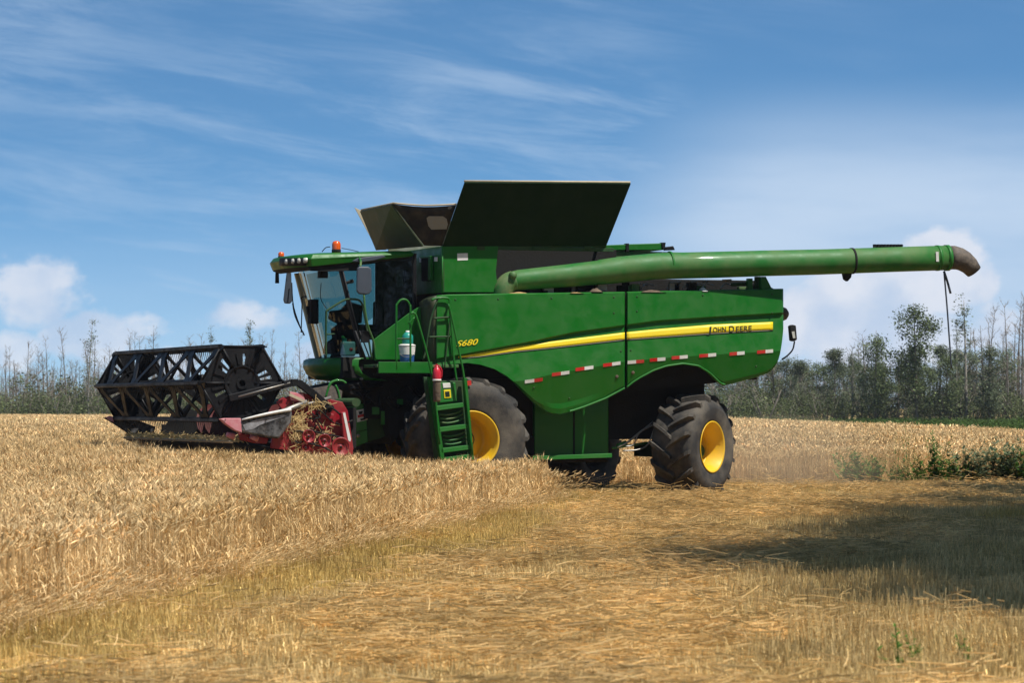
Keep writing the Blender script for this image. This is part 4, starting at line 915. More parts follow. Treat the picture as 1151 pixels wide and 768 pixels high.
# rubber spout
BT = [((1066, 289.8), 14.2), ((1072, 289.6), 14.3), ((1078, 291), 13.6), ((1084, 294), 12.6), ((1090, 299), 11.2), ((1095, 305.5), 9.6)]
p2 = [L(x, y, vA(x)) for (x, y), r_ in BT]; mb = MB(); mb.tube(p2, [r_/70.5 for _, r_ in BT], 24, cap=False); part(mb, 'rubber_spout', BOOT, aug, solid=.012)
# straps
tp = L(1061, 305, vA(1061)); mb = MB(); mb.tube(arc([tp, L(1064.5, 345, vA(1061)), L(1067, 380, vA(1061)), L(1069.5, 414, vA(1061))], 5), .014, 6)
mb.tube(arc([tp, L(1065, 317, vA(1061)), L(1068.5, 330, vA(1061))], 3), .02, 6); part(mb, 'hanging_strap', MIR, aug)

# ---- rear end
mb = MB(); q = L(880, 353, 1.35); mb.lathe([(.11, -.1), (.12, 0), (.10, .05), (.05, .09), (0, .095)], (q.x, q.y, q.z), 'x', 16); part(mb, 'tail_duct', BOOT)
lmp = plate('rear_lamp', [(888, 366.5), (891, 365), (895, 366), (896.3, 382), (893, 384), (889.5, 383)], 1.75, .10, BLKM, bevel=.015)
mb = MB(); mb.tube(arc([L(879, 404, 1.55), L(885, 400, 1.62), L(891, 393, 1.7), L(893, 384, 1.7)], 4), .014, 8); part(mb, 'lamp_arm', BLKM, lmp)
plate('lamp_glass', [(890, 373), (893, 372.5), (894, 380), (891.5, 380.5)], 1.765, .01, LENS, lmp)
for (x, y) in ((693.5, 423.5), (711.5, 419)):
    p = L(x, y, panel_v(x, y)+.004); mb = MB(); mb.lathe([(0, -.006), (.022, -.008), (.03, 0), (.03, .02)], p, 'y', 12); part(mb, 'panel_latch', MUD)

# ------------------------------------------------------------------ THE CUTTING HEADER (hangs on the feeder house: part of the machine it moves with)
a = 3.53
RC = L(271.5, 431, a); RR = .645
def hexv(k, r_=RR): t = math.pi/3*k; return (RC.x + r_*math.cos(t), RC.z + r_*math.sin(t))
hd = MB()
xk = L(262, 497, a).x; zk = 1.01; xbk = L(397, 480, a).x
head = HV
hd.prism([(xk, -a, zk), (xk+.35, -a, zk-.05), (xk+.9, -a, zk-.12), (xbk-.1, -a, zk-.02), (xbk, -a, zk+.2), (xbk, -a, zk+.52), (xbk+.05, -a, zk+.52), (xbk+.05, -a, zk-.10), (xk+.9, -a, zk-.20), (xk+.3, -a, zk-.14), (xk, -a, zk-.04)], (0, 2*a, 0), 0)
table = part(hd, 'cutting_header', BLKM, bevel=.006)
mb = MB(); mb.tube([(xk-.02, -a, zk), (xk-.02, a, zk)], .022, 6); 
for i in range(92):
    y = -a + 2*a*i/91; mb.add([(xk, y-.018, zk+.005), (xk, y+.018, zk+.005), (xk-.11, y, zk+.012), (xk, y, zk-.02)], [(0, 1, 2), (0, 2, 3), (2, 1, 3)], 0)
part(mb, 'knife_bar', CRM, table)
mb = MB(); r2 = random.Random(5)          # cut crop lying on the table of the header
for i in range(1500):
    yy = r2.uniform(-a+.05, a-.05); dn = .5 + .5*noise.noise(Vector((yy*1.1, 4, 0))); an = r2.uniform(0, 3.14); l_ = r2.uniform(.05, .22)
    p = Vector((xk + abs(r2.gauss(0, .16)), yy, zk + .01 + r2.uniform(0, .10)*dn)); d = Vector((math.cos(an), math.sin(an), r2.gauss(0, .35)))*l_*.5; u = Vector((0, 0, .007))
    mb.add([p-d-u, p+d-u, p+d+u, p-d+u], [(0, 1, 2, 3)])
tag(part(mb, 'cut_crop', LOOSE, table, fixn=False), kind='stuff')
mb = MB(); mb.tube([(xbk-.45, -a+.05, zk+.28), (xbk-.45, a-.05, zk+.28)], .15, 16)
for s_ in (-1, 1):                                    # screw flighting
    rows = []
    for i in range(150):
        f = i/149; y = s_*(a-.08 - f*(a-.9)); t = f*2*math.pi*5*s_; rows.append([(xbk-.45+r_*math.cos(t), y, zk+.28+r_*math.sin(t)) for r_ in (.14, .30)])
    mb.grid(rows)
part(mb, 'feed_auger', mat('worn_dark_red', (.09, .006, .008), .5, 0, DUST, .1, 4), table)
# reel
reel = MB(); reel.tube([(RC.x, -a+.05, RC.z), (RC.x, a-.05, RC.z)], .085, 16); reel = part(reel, 'reel', BLK, head)
def hexdisc(y, slots=True):
    mb = MB(); nn = 6
    mb2 = [Vector((hexv(k)[0], y, hexv(k)[1])) for k in range(6)]
    inner = .22
    # each sixth of the disc is a fan with radial slots cut as real gaps
    for k in range(6):
        t0 = math.pi/3*k; segs = [0, .16, .26, .37, .47, .58, .68, .84, 1.0]
        for j in range(8):
            fa, fb = segs[j], segs[j+1]
            def pt(r_, f):
                P0, P1 = hexv(k), hexv(k+1); ex = P0[0] + (P1[0]-P0[0])*f, P0[1] + (P1[1]-P0[1])*f; dx, dz = ex[0]-RC.x, ex[1]-RC.z; return Vector((RC.x+dx*r_, y, RC.z+dz*r_))
            rs = [(inner/RR, .50), (.50, .80), (.80, 1.0)]
            for q, (r0, r1) in enumerate(rs):
                if slots and q == 1 and j in (1, 3, 5) and (k in (0, 2) and j != 5 or k in (3, 5) and j == 3 or k == 1 and j == 3): continue
                th = .012 if q != 1 else (.012 if j % 2 == 0 else .03)
                mb.prism([pt(r0, fa), pt(r0, fb), pt(r1, fb), pt(r1, fa)], (0, -th, 0))
        c_ = hexv(k); mb.tube([(c_[0]*.96+RC.x*.04, y-.03, c_[1]*.96+RC.z*.04), (c_[0]*.96+RC.x*.04, y+.03, c_[1]*.96+RC.z*.04)], .045, 10)
        e0, e1 = hexv(k), hexv(k+1); mb.tube([(e0[0], y-.01, e0[1]), (e1[0], y-.01, e1[1])], .018, 6)
        m0 = Vector((RC.x, y-.03, RC.z)).lerp(Vector((e0[0], y-.02, e0[1])), .3); mb.tube([m0, (e0[0], y-.02, e0[1])], .022, 6)
    mb.lathe([(.05, -.05), (.09, -.05), (.09, -.03), (.22, -.03), (.25, -.045), (.27, -.045), (.27, .0)], (RC.x, y, RC.z), 'y', 28, 0, False)
    return part(mb, 'reel_end', BLK, reel)
hexdisc(-a); hexdisc(a)
for k in range(6):
    cx_, cz_ = hexv(k); mb = MB(); mb.tube([(cx_, -a, cz_), (cx_, a, cz_)], .036, 10)
    mb.box((cx_-.045, -a, cz_-.02), (cx_+.045, a, cz_+.018))
    for i in range(58):                               # spring tines along the bat
        y = -a+.06 + (2*a-.12)*i/57; mb.add([(cx_, y-.005, cz_), (cx_, y+.005, cz_), (cx_+.05, y+.004, cz_-.22), (cx_+.05, y-.004, cz_-.22), (cx_+.012, y, cz_-.01)], [(0, 1, 2, 3), (4, 1, 2), (0, 4, 3)])
    part(mb, 'reel_bat', BLK, reel)
# zig-zag braces in every face of the reel, flared where they meet the bats
for k in range(6):
    (x0, z0), (x1, z1) = hexv(k), hexv(k+1); n = 8
    for i in range(n):
        y0, y1 = -a + 2*a*i/n, -a + 2*a*(i+1)/n
        if i % 2: y0, y1 = y1, y0
        mb = MB(); f_ = (.13, .05, .05, .13); pts_ = []
        for (f, w_) in ((0, .55), (.25, .24), (.78, .20), (1, .42)):
            pts_.append((x0+(x1-x0)*f, y0+(y1-y0)*f, z0+(z1-z0)*f, w_))
        vs = []
        for (x, y, z, w_) in pts_: vs += [(x, y-w_/2, z), (x, y+w_/2, z)]
        off = Vector((RC.x-(x0+x1)/2, 0, RC.z-(z0+z1)/2)).normalized()*.02
        vs2 = [Vector(v)+off for v in vs]; mb.add(vs + vs2, [(0,1,3,2),(2,3,5,4),(4,5,7,6),(8,10,11,9),(10,12,13,11),(12,14,15,13),(0,2,10,8),(2,4,12,10),(4,6,14,12),(1,9,11,3),(3,11,13,5),(5,13,15,7)])
        part(mb, 'reel_brace', BLK, reel)
# spider plates inside the reel
for y in (-a*.33, a*.33):
    mb = MB()
    for k in range(6):
        e0 = hexv(k); mb.tube([(RC.x, y, RC.z), (e0[0], y, e0[1])], .028, 6)
    mb.lathe([(.05, -.01), (.16, -.01), (.16, .01), (.05, .01)], (RC.x, y, RC.z), 'y', 20); part(mb, 'reel_spider', BLK, reel)
# reel arms
for s_ in (1, -1):
    mb = MB(); pp = [(258, 448), (300, 437.5), (328, 430.5), (336, 430), (352, 442), (374, 461)]
    pts = [L(x, y, a+.14) for x, y in pp]; pts = [Vector((p.x, p.y*s_, p.z)) for p in pts]
    for p, q in zip(pts, pts[1:]):
        d = (q-p).normalized(); u = Vector((-d.z, 0, d.x)); mb.prism([p+u*.055, q+u*.055, q-u*.055, p-u*.055], (0, .09*s_, 0))
    arm = part(mb, 'reel_arm', BLK, head, bevel=.01)
    if s_ == 1:
        mb = MB(); mb.tube([L(268, 446, a+.2), L(326, 430.5, a+.2)], .014, 6); part(mb, 'arm_edge', STL, arm)
        mb = MB(); mb.tube([L(300, 470, a+.1), L(345, 452, a+.1)], .04, 10); mb.tube([L(330, 459, a+.1), L(372, 447, a+.1)], .025, 10); part(mb, 'reel_lift_cylinder', STL, arm)
# near end: red sheet, pulleys, divider
end = plate('end_sheet', [(304, 504), (308, 480), (313, 462), (320, 447), (338, 441), (362, 447), (385, 452), (391, 462), (397.5, 505), (394, 513), (374, 513.5), (340, 509)], a+.02, .05, REDM, head, .008)
mb = MB(); pts = [L(x, y, a+.02) for x, y in ((304, 504), (308, 480), (313, 462), (320, 447), (338, 441), (362, 447), (385, 452), (391, 462), (397.5, 505), (394, 513), (374, 513.5), (340, 509))]
mb.prism([(p.x, -p.y, p.z - (.25 if p.z > zk+.45 else 0)) for p in pts], (0, -.05, 0)); part(mb, 'end_sheet', BLKM, head)
def pulley(px, py, rp, v, name='drive_pulley'):
    p = L(px, py, v); k_ = 75; r_ = rp/k_; mb = MB(); mb.lathe([(0, -.03), (.03, -.03), (.03, 0), (r_*.45, .0), (r_*.55, -.015), (r_*.8, -.012), (r_*.84, -.04), (r_, -.045), (r_*1.0, -.03), (r_*.9, -.015), (r_, 0), (r_, .015), (0, .02)], p, 'y', 28); o = part(mb, name, REDM, end)
    mb = MB(); mb.lathe([(0, -.045), (.018, -.045), (.018, -.02)], p, 'y', 8); part(mb, 'pulley_bolt', BLKM, end)
pulley(346.3, 490.5, 7.6, a+.14); pulley(364.3, 495.5, 7.6, a+.14); pulley(382.5, 502.5, 11, a+.16); pulley(343, 503.5, 4.5, a+.12)
sh = plate('belt_shield', [(383.5, 464), (388.5, 462.5), (396.5, 498), (397, 512), (393, 512), (386, 490)], a+.19, .12, REDM, end, .01)
plate('shield_stripe', [(385.5, 464.5), (388, 464), (394.6, 494), (393.6, 497), (391.5, 495)], a+.196, .006, WHT, end)
mb = MB()
for (x0, y0, x1, y1, w_) in ((345, 483, 364, 488, 1.3), (364, 503, 382, 513, 1.3), (346, 498, 364, 503, 1.3), (366, 488, 384, 492, 1.3)): mb.tube([L(x0, y0, a+.17), L(x1, y1, a+.17)], .014, 6)
part(mb, 'drive_belt', BLKM, end)
plate('end_bracket', [(343, 470), (366, 478), (369, 484), (346, 480)], a+.08, .04, REDM, end, .01)
plate('end_bracket', [(347, 458), (376, 466), (374, 474), (345, 466)], a+.07, .04, REDM, end, .01)
plate('end_bracket', [(325, 440), (341, 443), (344, 453), (327, 450)], a+.10, .04, PINK, end, .01)
plate('end_bracket', [(326, 442), (343, 450), (341, 452.5), (325, 445)], a+.13, .02, CRM, end)
plate('end_bracket', [(311, 452), (318, 446), (326, 452), (318, 462)], a+.07, .05, REDM, end, .01)
plate('guard_mesh', [(351, 437), (372, 433), (385, 440), (383, 452), (362, 447)], 2.6, .03, BOOT, head, .004)
mb = MB(); r2 = random.Random(21)
for k in range(14):
    x0, y0 = r2.uniform(322, 378), r2.uniform(452, 500); mb.tube(arc([L(x0, y0, a+.1), L(x0+r2.uniform(3, 12), y0+r2.uniform(-6, 8), a+.16), L(x0+r2.uniform(8, 22), y0+r2.uniform(-8, 14), a+.1)], 3), r2.uniform(.007, .018), 6)
part(mb, 'header_hose', BLKM, end)
mb = MB()
for pp in ([(366, 447), (370, 434), (375, 429), (384, 428), (389, 431)], [(377, 433), (380, 440), (382, 449)], [(369, 436), (372, 430), (380, 427)]): mb.tube(arc([L(x, y, 2.6) for x, y in pp], 4), .018, 6)
part(mb, 'pale_hose', GP, head)
# chaff caught in the end of the header
def litter(name, px0, px1, py0, py1, v, n, par, m=LOOSE, sd=1):
    r2 = random.Random(sd); mb = MB()
    for k in range(n):
        p = L(r2.gauss((px0+px1)/2, (px1-px0)/4), r2.gauss((py0+py1)/2, (py1-py0)/4), v + r2.uniform(0, .10)); an = r2.uniform(0, 3.14); l_ = r2.uniform(.05, .16); d = Vector((math.cos(an), r2.uniform(-.3, .3), math.sin(an)))*l_/2
        u = Vector((-math.sin(an), 0, math.cos(an)))*.005; mb.add([p-d-u, p+d-u, p+d+u, p-d+u], [(0, 1, 2, 3)])
    return tag(part(mb, name, m, par, fixn=False), kind='stuff')
litter('caught_straw', 326, 348, 462, 502, a+.05, 250, end, sd=1); litter('caught_straw', 345, 372, 450, 462, a+.08, 60, end, sd=2); litter('caught_straw', 352, 376, 478, 508, a+.06, 70, end, sd=3)
dv = plate('crop_divider', [(263, 480), (271.5, 471.5), (300, 465), (326, 459.5), (329, 464), (327, 476), (314, 493.5), (300, 492), (272, 486.5)], a+.24, .16, None, head, .03) if False else None
DIV = mat('scuffed_black_divider', (.02, .02, .023), .16, 0, (.5, .5, .5), .35, 7, .15, 8, .6)
dv = plate('crop_divider', [(266, 480), (271.5, 471.5), (300, 465), (326, 459.5), (329, 464), (327, 476), (314, 493.5), (300, 492), (272, 486.5)], a+.24, .16, DIV, head, .03)
mb = MB(); mb.tube(arc([L(272, 472, a+.26), L(300, 465.5, a+.27), L(327, 460.5, a+.26)], 3), [.012, .016, .02, .022, .024, .026, .028][:7], 8); part(mb, 'divider_edge', WHT, dv)
plate('scuff_glare_patch', [(273, 478), (285, 473), (300, 469.5), (318, 466.5), (323, 467.5), (306, 473), (292, 478), (284, 483), (276, 484)], a+.246, .004, mat('pale_scuff_glare', (.42, .42, .44), .3, .3, (.05, .05, .05), .9, 9), dv)  # white glare painted on the glossy divider as pale scuffs
plate('divider_tip', [(248, 471.2), (254, 470.3), (271, 470.3), (272, 487), (264, 484), (254, 477)], a+.25, .14, PINK, dv, .012)
for s_, xo in ((-1, 0),):
    pts = [L(x, y, -a-.05) for x, y in ((120.5, 469.5), (124, 468.3), (129, 474), (153, 494), (170, 497), (175, 480), (140, 467))]; mb = MB(); mb.prism(pts, (0, .10, 0)); fd = part(mb, 'crop_divider', DIV, head, bevel=.01)
    mb = MB(); mb.prism([L(x, y, -a+.06) for x, y in ((119.8, 469.5), (123, 467.8), (126.5, 468.5), (128, 474.5), (124, 473.5))], (0, .06, 0)); part(mb, 'divider_tip', PINK, fd)
for (x0, y0) in ((259, 490.5), (285.5, 493)):
    p = L(x0, y0, a+.02); mb = MB(); mb.tube([p + Vector((-.06, 0, .03)), p + Vector((.06, 0, -.01))], [.035, .055], 10); part(mb, 'skid_tip', PINK, head)
plate('skid', [(268, 487), (302, 493), (300, 499), (288, 499), (270, 495)], a-.02, .06, REDM, head, .006)
plate('skid_frame', [(288, 497), (300, 497), (345, 505), (395, 513), (380, 515), (330, 512)], a-.05, .06, BLKM, head)
# upper back beam of the header
mb = MB(); mb.tube([(xbk+.05, -a, zk+.60), (xbk+.05, a, zk+.60)], .07, 10); part(mb, 'back_beam', DKG, head)

# ------------------------------------------------------------------ things carried on the machine
def at_w(p): return MW @ p
def lathe_thing(name, base, prof, m, parent=None):
    mb = MB(); mb.lathe(prof, (0, 0, 0), 'z', 24); return mb.build(name, m, parent)
q = at_w(L(457.5, 411, 1.45)); q.z = zp
bk = empty('paint_bucket', q); tag(bk, 'blue and white round bucket standing on the green platform behind the ladder rails', 'bucket')
lathe_thing('pail', 0, [(0, .002), (.105, .002), (.115, .06), (.122, .19), (.13, .30), (.122, .30), (.11, .05)], BLUE, bk)
lathe_thing('label_band', 0, [(.1235, .16), (.1345, .285), (.1345, .29), (.1235, .162)], WHT, bk)
lathe_thing('lid', 0, [(.0, .33), (.10, .33), (.138, .315), (.138, .295), (.12, .29)], WHT, bk)
mb = MB(); mb.tube(arc([(-.13, 0, .28), (-.10, -.10, .16), (0, -.14, .12), (.10, -.10, .16), (.13, 0, .28)], 4), .004, 6); mb.build('handle', STL, bk)
jg = empty('teal_jug', (q.x+.01, q.y, zp+.332)); tag(jg, 'small teal plastic jug resting on the lid of the bucket on the platform', 'jug')
lathe_thing('jug_body', 0, [(0, 0), (.085, 0), (.09, .02), (.088, .13), (.05, .18), (.03, .19)], TEAL, jg); lathe_thing('cap', 0, [(.033, .185), (.033, .215), (0, .216)], WHT, jg)
q = at_w(L(491, 452, 2.36)); fe = empty('fire_extinguisher', q, R(0)); tag(fe, 'red fire extinguisher strapped upright beside the top of the ladder', 'fire extinguisher')
lathe_thing('cylinder', 0, [(0, 0), (.05, 0), (.062, .03), (.062, .30), (.06, .34)], MUD, fe); lathe_thing('shoulder', 0, [(.064, .335), (.068, .36), (.068, .47), (.05, .53), (.025, .555), (.025, .575), (0, .576)], REDX, fe)
mb = MB(); mb.box((-.05, -.015, .56), (.05, .015, .585)); mb.box((-.02, -.02, .575), (.02, .02, .60)); mb.tube(arc([(.04, 0, .57), (.08, 0, .5), (.075, 0, .38)], 3), .01, 6); mb.build('valve', REDX, fe)
mb = MB(); mb.lathe([(.069, .33), (.071, .33), (.071, .36), (.069, .36)], (0, 0, 0), 'z', 20); mb.build('strap', WHT, fe)
q = at_w(L(391, 404, .55)); q.z = A0.z + .055; jc = empty('jerry_can', q, PSI); tag(jc, 'pale plastic can with green cap on the cab floor behind the windscreen', 'can')
mb = MB(); mb.box((-.11, -.08, 0), (.11, .08, .24)); mb.build('can_body', PAIL, jc, bevel=.025)
lathe_thing('neck', 0, [(.04, .235), (.035, .28), (.05, .29)], TEAL, jc).location = (-.06, 0, 0); mb = MB(); mb.tube([(-.06, 0, .27), (-.10, 0, .33)], [.035, .02], 10); mb.build('spout', GP, jc)
mb = MB(); mb.lathe([(0, -.002), (.03, -.002), (.03, .004)], (.03, -.083, .11), 'y', 14); mb.build('red_sticker', REDR, jc)

# ------------------------------------------------------------------ weeds at the edge of the far crop, sprigs in the stubble
def wpix(px, py, z=0.0):
    """ground point seen at a photo pixel"""
    y = (CH - z)*F/(py-HZ); return ((px-CX)/F*y, y)
wm = [leafy(60, 44, .72, LEAFG, .12, .42), leafy(61, 30, .9, LEAFG, .10, .26), leafy(62, 26, .75, LEAFP, .13, .34), leafy(63, 5, 1.15, LEAFG, .06, .08)]
def spread(n, r_): return [(rnd.gauss(0, r_), rnd.gauss(0, r_)) for _ in range(n)]
WP = [(962, 547, 0, 1.0, 'bright green bushy weed, leftmost at the edge of the far wheat', 'weed'),
      (984, 548, 0, .85, 'rounded green weed next right from the leftmost bushy one', 'weed'),
      (1005, 546, 3, .95, 'single thin tall weed stalk between the round weed and the dark leafy one', 'weed'),
      (1021, 549, 3, 1.2, 'tallest thin weed stalk rising above the wheat edge', 'weed'),
      (1034, 550, 0, .75, 'low dark green weed at the foot of the tallest stalk', 'weed'),
      (1052, 550, 1, 1.15, 'dark upright weed with red-brown seed tips', 'weed'),
      (1066, 551, 0, .8, 'shaded low weed right of the upright dark weed', 'weed'),
      (1086, 551, 2, 1.15, 'pale grey-green tuft, leftmost of the pale ones', 'weed'),
      (1100, 552, 2, .95, 'smaller pale grey-green tuft beside the leftmost pale tuft', 'weed'),
      (1117, 552, 2, 1.1, 'middle pale grey-green tuft half in shade', 'weed'),
      (1133, 553, 2, 1.25, 'tall pale weed near the right border of the view', 'weed'),
      (1147, 553, 0, 1.1, 'dark green weed at the right border of the view', 'weed'),
      (1010, 548, 0, .55, 'very low spreading weed between the round weed and the thin stalks', 'weed')]
for (px, py, w, s_, lb, ct) in WP:
    x, y = wpix(px, py); y = far_y(x) - .9; x = (px-CX)/F*y; s_ *= 1.12; o = bpy.data.objects.new('weed', wm[w]); COL.objects.link(o); o.location = (x, y, 0); o.rotation_euler = (0, 0, rnd.uniform(0, 6)); o.scale = (s_*.85, s_*.85, s_*.95); tag(o, lb, ct, 'weeds along the edge of the far wheat')
fb = [(925+i*13, 505-abs(i-6)*.3) for i in range(0)]
sm = [leafy(70+i, 6, .30, SPRIG, .05, .10) for i in range(2)]
for (px, py, s_, lb) in ((1012, 765, 1.1, 'green sprig growing in the stubble, left one in the foreground'), (1030, 752, .8, 'smaller green sprig just behind the left foreground sprig'), (1086, 752, .8, 'thin green sprig in the stubble, right one in the foreground')):
    x, y = wpix(px, py); o = bpy.data.objects.new('green_sprig', sm[0]); COL.objects.link(o); o.location = (x, y, 0); o.rotation_euler = (0, 0, rnd.uniform(0, 6)); o.scale = (s_,)*3; tag(o, lb, 'weed', 'green sprigs in the foreground stubble')

# ------------------------------------------------------------------ TREES
def tree_meshes(seed, h, kind):
    """returns (trunk mesh, crown mesh). kinds: bare, sparse (leafy poplar), green, bush"""
    r = random.Random(seed); tk = MB(); cr = MB()
    lx, ly = r.gauss(0, .03)*h, r.gauss(0, .03)*h
    rad = {'bare': .010, 'sparse': .011, 'green': .014, 'bush': .02, 'shade': .009}[kind]*h
    ax = lambda f: Vector((lx*f*f, ly*f*f, h*f*.97))
    nst = 1 if kind != 'bush' else 5
    if kind == 'bush':
        for k in range(nst):
            a_ = r.uniform(0, 6.28); tk.tube([(0, 0, -.1), (math.cos(a_)*h*.2, math.sin(a_)*h*.2, h*.4), (math.cos(a_)*h*.35, math.sin(a_)*h*.35, h*.75)], [rad, rad*.6, rad*.2], 5)
    else: tk.tube([ax(i/8) - Vector((0, 0, .1 if i == 0 else 0)) for i in range(9)], [rad*(1-.93*i/8) + .006 for i in range(9)], 7)
    def twig(b, d, l, w, lvl):
        e = b + d*l; m_ = b.lerp(e, .5) + Vector((r.gauss(0, .06), r.gauss(0, .06), r.gauss(0, .03)))*l
        u = d.cross(Vector((r.gauss(0, 1), r.gauss(0, 1), .2))).normalized()*w
        cr.add([b-u, b+u, m_+u*.7, m_-u*.7, e], [(0, 1, 2, 3), (3, 2, 4)], 0)
        if lvl > 0:
            for k in range(r.randint(3, 5)):
                f = r.uniform(.25, 1); p = b.lerp(e, f); dd = (d + Vector((r.gauss(0, .5), r.gauss(0, .5), r.gauss(.15, .3)))).normalized(); twig(p, dd, l*r.uniform(.3, .6), w*.6, lvl-1)
        return e
    def leaves(c, n, s_, ls):
        for k in range(n):
            gg = lambda q_: max(-1.9*q_, min(1.9*q_, r.gauss(0, q_))); p = c + Vector((gg(s_), gg(s_), gg(s_*.8))); a_ = r.uniform(0, 6.28); d = Vector((math.cos(a_), math.sin(a_), r.gauss(0, .6))).normalized(); e = d.cross(Vector((r.gauss(0, 1), r.gauss(0, 1), 1))).normalized(); q = ls*r.uniform(.5, 1.2)
            cr.add([p-d*q*.5, p+e*q*.35, p+d*q*.5, p-e*q*.35], [(0, 1, 2, 3)], 1)
    if kind == 'bare':
        for k in range(int(20 + h*2)):
            f = r.uniform(.18, 1)**.9; a_ = r.uniform(0, 6.28); b = ax(f); up = r.uniform(.8, 2.0); twig(b, Vector((math.cos(a_), math.sin(a_), up)).normalized(), h*r.uniform(.06, .17)*(1.15-f*.7), .014, 2)
    elif kind == 'sparse':
        for k in range(int(18 + h*2)):
            f = r.uniform(.2, 1)**.9; a_ = r.uniform(0, 6.28); b = ax(f); e = twig(b, Vector((math.cos(a_), math.sin(a_), 1.4)).normalized(), h*r.uniform(.06, .13)*(1.1-f*.7), .014, 1)
            if r.random() < .72: leaves(e, r.randint(8, 26), h*.022, .16)
        for k in range(9): leaves(ax(r.uniform(.7, 1)) , 14, h*.018, .15)
    elif kind in ('green', 'shade'):
        wide = r.uniform(.16, .22)
        for k in range(int(34)):
            f = r.uniform(.12, 1); prof = math.sin(min(1, f*1.15)*math.pi*.86)**.7 if f < .95 else .15; a_ = r.uniform(0, 6.28); b = ax(f*.92)
            l_ = h*wide*prof*r.uniform(.6, 1.3); d = Vector((math.cos(a_), math.sin(a_), r.uniform(.5, 1.3))).normalized(); e = twig(b, d, l_, .016, 1)
            for t in (.5, .8, 1.0):
                if r.random() < .85: leaves(b.lerp(e, t), r.randint(50, 84)*(5 if kind == 'shade' else 1), h*(.050 if kind == 'shade' else .042), .19 if kind == 'green' else .085)
    else:
        for k in range(int(26)):
            a_ = r.uniform(0, 6.28); rr = r.uniform(0, .55)**.7*h; z = r.uniform(.08, .95)*h*math.sqrt(max(.1, 1-(rr/(h*.8))**2)); c = Vector((math.cos(a_)*rr, math.sin(a_)*rr, z)); leaves(c, r.randint(34, 60), h*.10, .17)
        for k in range(10): twig(Vector((r.gauss(0, .2)*h, r.gauss(0, .2)*h, h*.5)), Vector((r.gauss(0, .4), r.gauss(0, .4), 1)).normalized(), h*.6, .012, 1)
    return tk, cr
KM = {'shade': (BARK, [TWIG, TLEAF]), 'bare': (BARK, [TWIG, TLEAF]), 'sparse': (BARKP, [TWIG, TLEAF2]), 'green': (BARK, [TWIG, TLEAF]), 'bush': (BARK, [TWIG, BUSHL])}
proto = {}
for kind, hh, n in (('bare', 8, 5), ('sparse', 9, 3), ('green', 9, 4), ('bush', 3.2, 4), ('shade', 9, 4)):
    for i in range(n):
        tk, cr = tree_meshes(1000 + len(proto)*7 + i, hh, kind); proto[(kind, i)] = (tk.mesh('trunk', [KM[kind][0]]), cr.mesh('crown', KM[kind][1]), hh)
# a few greyer green crowns
for i in (2, 3):
    tk, cr, hh = proto[('green', i)]; cr.materials[1] = TLEAF2
NAMES = {'shade': 'leafy_tree', 'bare': 'bare_tree', 'sparse': 'poplar_tree', 'green': 'leafy_tree', 'bush': 'bush'}
def plant(kind, i, x, y, h, label, group, cat=None, wide=1.0):
    tk, cr, hh = proto[(kind, i)]; o = empty(NAMES[kind], (x, y, 0), rnd.uniform(0, 6.28)); s_ = h/hh; o.scale = (s_*wide, s_*wide, s_)
    t = bpy.data.objects.new('trunk', tk); COL.objects.link(t); t.parent = o; c = bpy.data.objects.new('crown', cr); COL.objects.link(c); c.parent = o
    if kind == 'shade':                              # keep these field-side trees to the right of what the photograph shows
        rm = Matrix.Rotation(o.rotation_euler.z, 3, 'Z'); dx = 0
        for vv in cr.vertices:
            q = rm @ Vector((vv.co.x*s_*wide, vv.co.y*s_*wide, 0)); X, Y, Z = x+q.x, y+q.y, vv.co.z*s_
            if Z < CH + .132*Y: dx = max(dx, .164*Y - X)
        o.location.x += dx
    tag(o, label, cat or ('bush' if kind == 'bush' else 'tree'), group); return o
YT = 262.0
def tp_(px, ytop, Y): return ((px-CX)/F*Y, (HZ-ytop)/F*Y + CH)
# trees one can tell apart, with their places
SPEC = [('sparse', 0, 99, 358, 'tall thin leafy poplar standing alone above the woods far left of the header', 256, 1.0),
        ('sparse', 1, 239, 368, 'thin leafy poplar rising just above the header reel, left of the other one', 256, .8),
        ('sparse', 2, 280, 360, 'thin leafy poplar rising above the near end of the header reel', 256, .8),
        ('green', 0, 1030, 336, 'tallest broad green tree right of the harvester, left of the hanging strap', 250, 1.0),
        ('green', 1, 984, 368, 'broad green tree just left of the tallest green tree', 250, 1.0),
        ('green', 2, 939, 388, 'medium green tree between the harvester tail and the broad green trees', 250, 1.0),
        ('sparse', 1, 1086, 333, 'tall thin poplar with loose leaves right of the hanging strap', 252, 1.3),
        ('sparse', 2, 958, 396, 'narrow leafy poplar between the medium and the broad green tree', 252, 1.0),
        ('green', 3, 1112, 385, 'dark rounded tree on the right below the bare tops', 250, 1.2),
        ('green', 1, 1064, 392, 'green tree directly under the hanging strap', 250, 1.0),
        ('bush', 1, 860, 425, 'pale bush behind the wheat just right of the rear wheel', 246, 1.1),
        ('sparse', 0, 1075, 357, 'pale trunked poplar beside the hanging strap', 252, .9),
        ('bare', 1, 1110, 345, 'tall bare tree with forked top near the right border', 258, 1.0),
        ('bare', 2, 1133, 340, 'tall bare tree, second from the right border', 258, 1.0),
        ('bare', 3, 1149, 330, 'tallest bare tree at the right border', 258, 1.1)]
for (k, i, px, yt, lb, Y, wd) in SPEC:
    x, h = tp_(px, yt, Y); plant(k, i, x, Y, h, lb, None, None, wd)
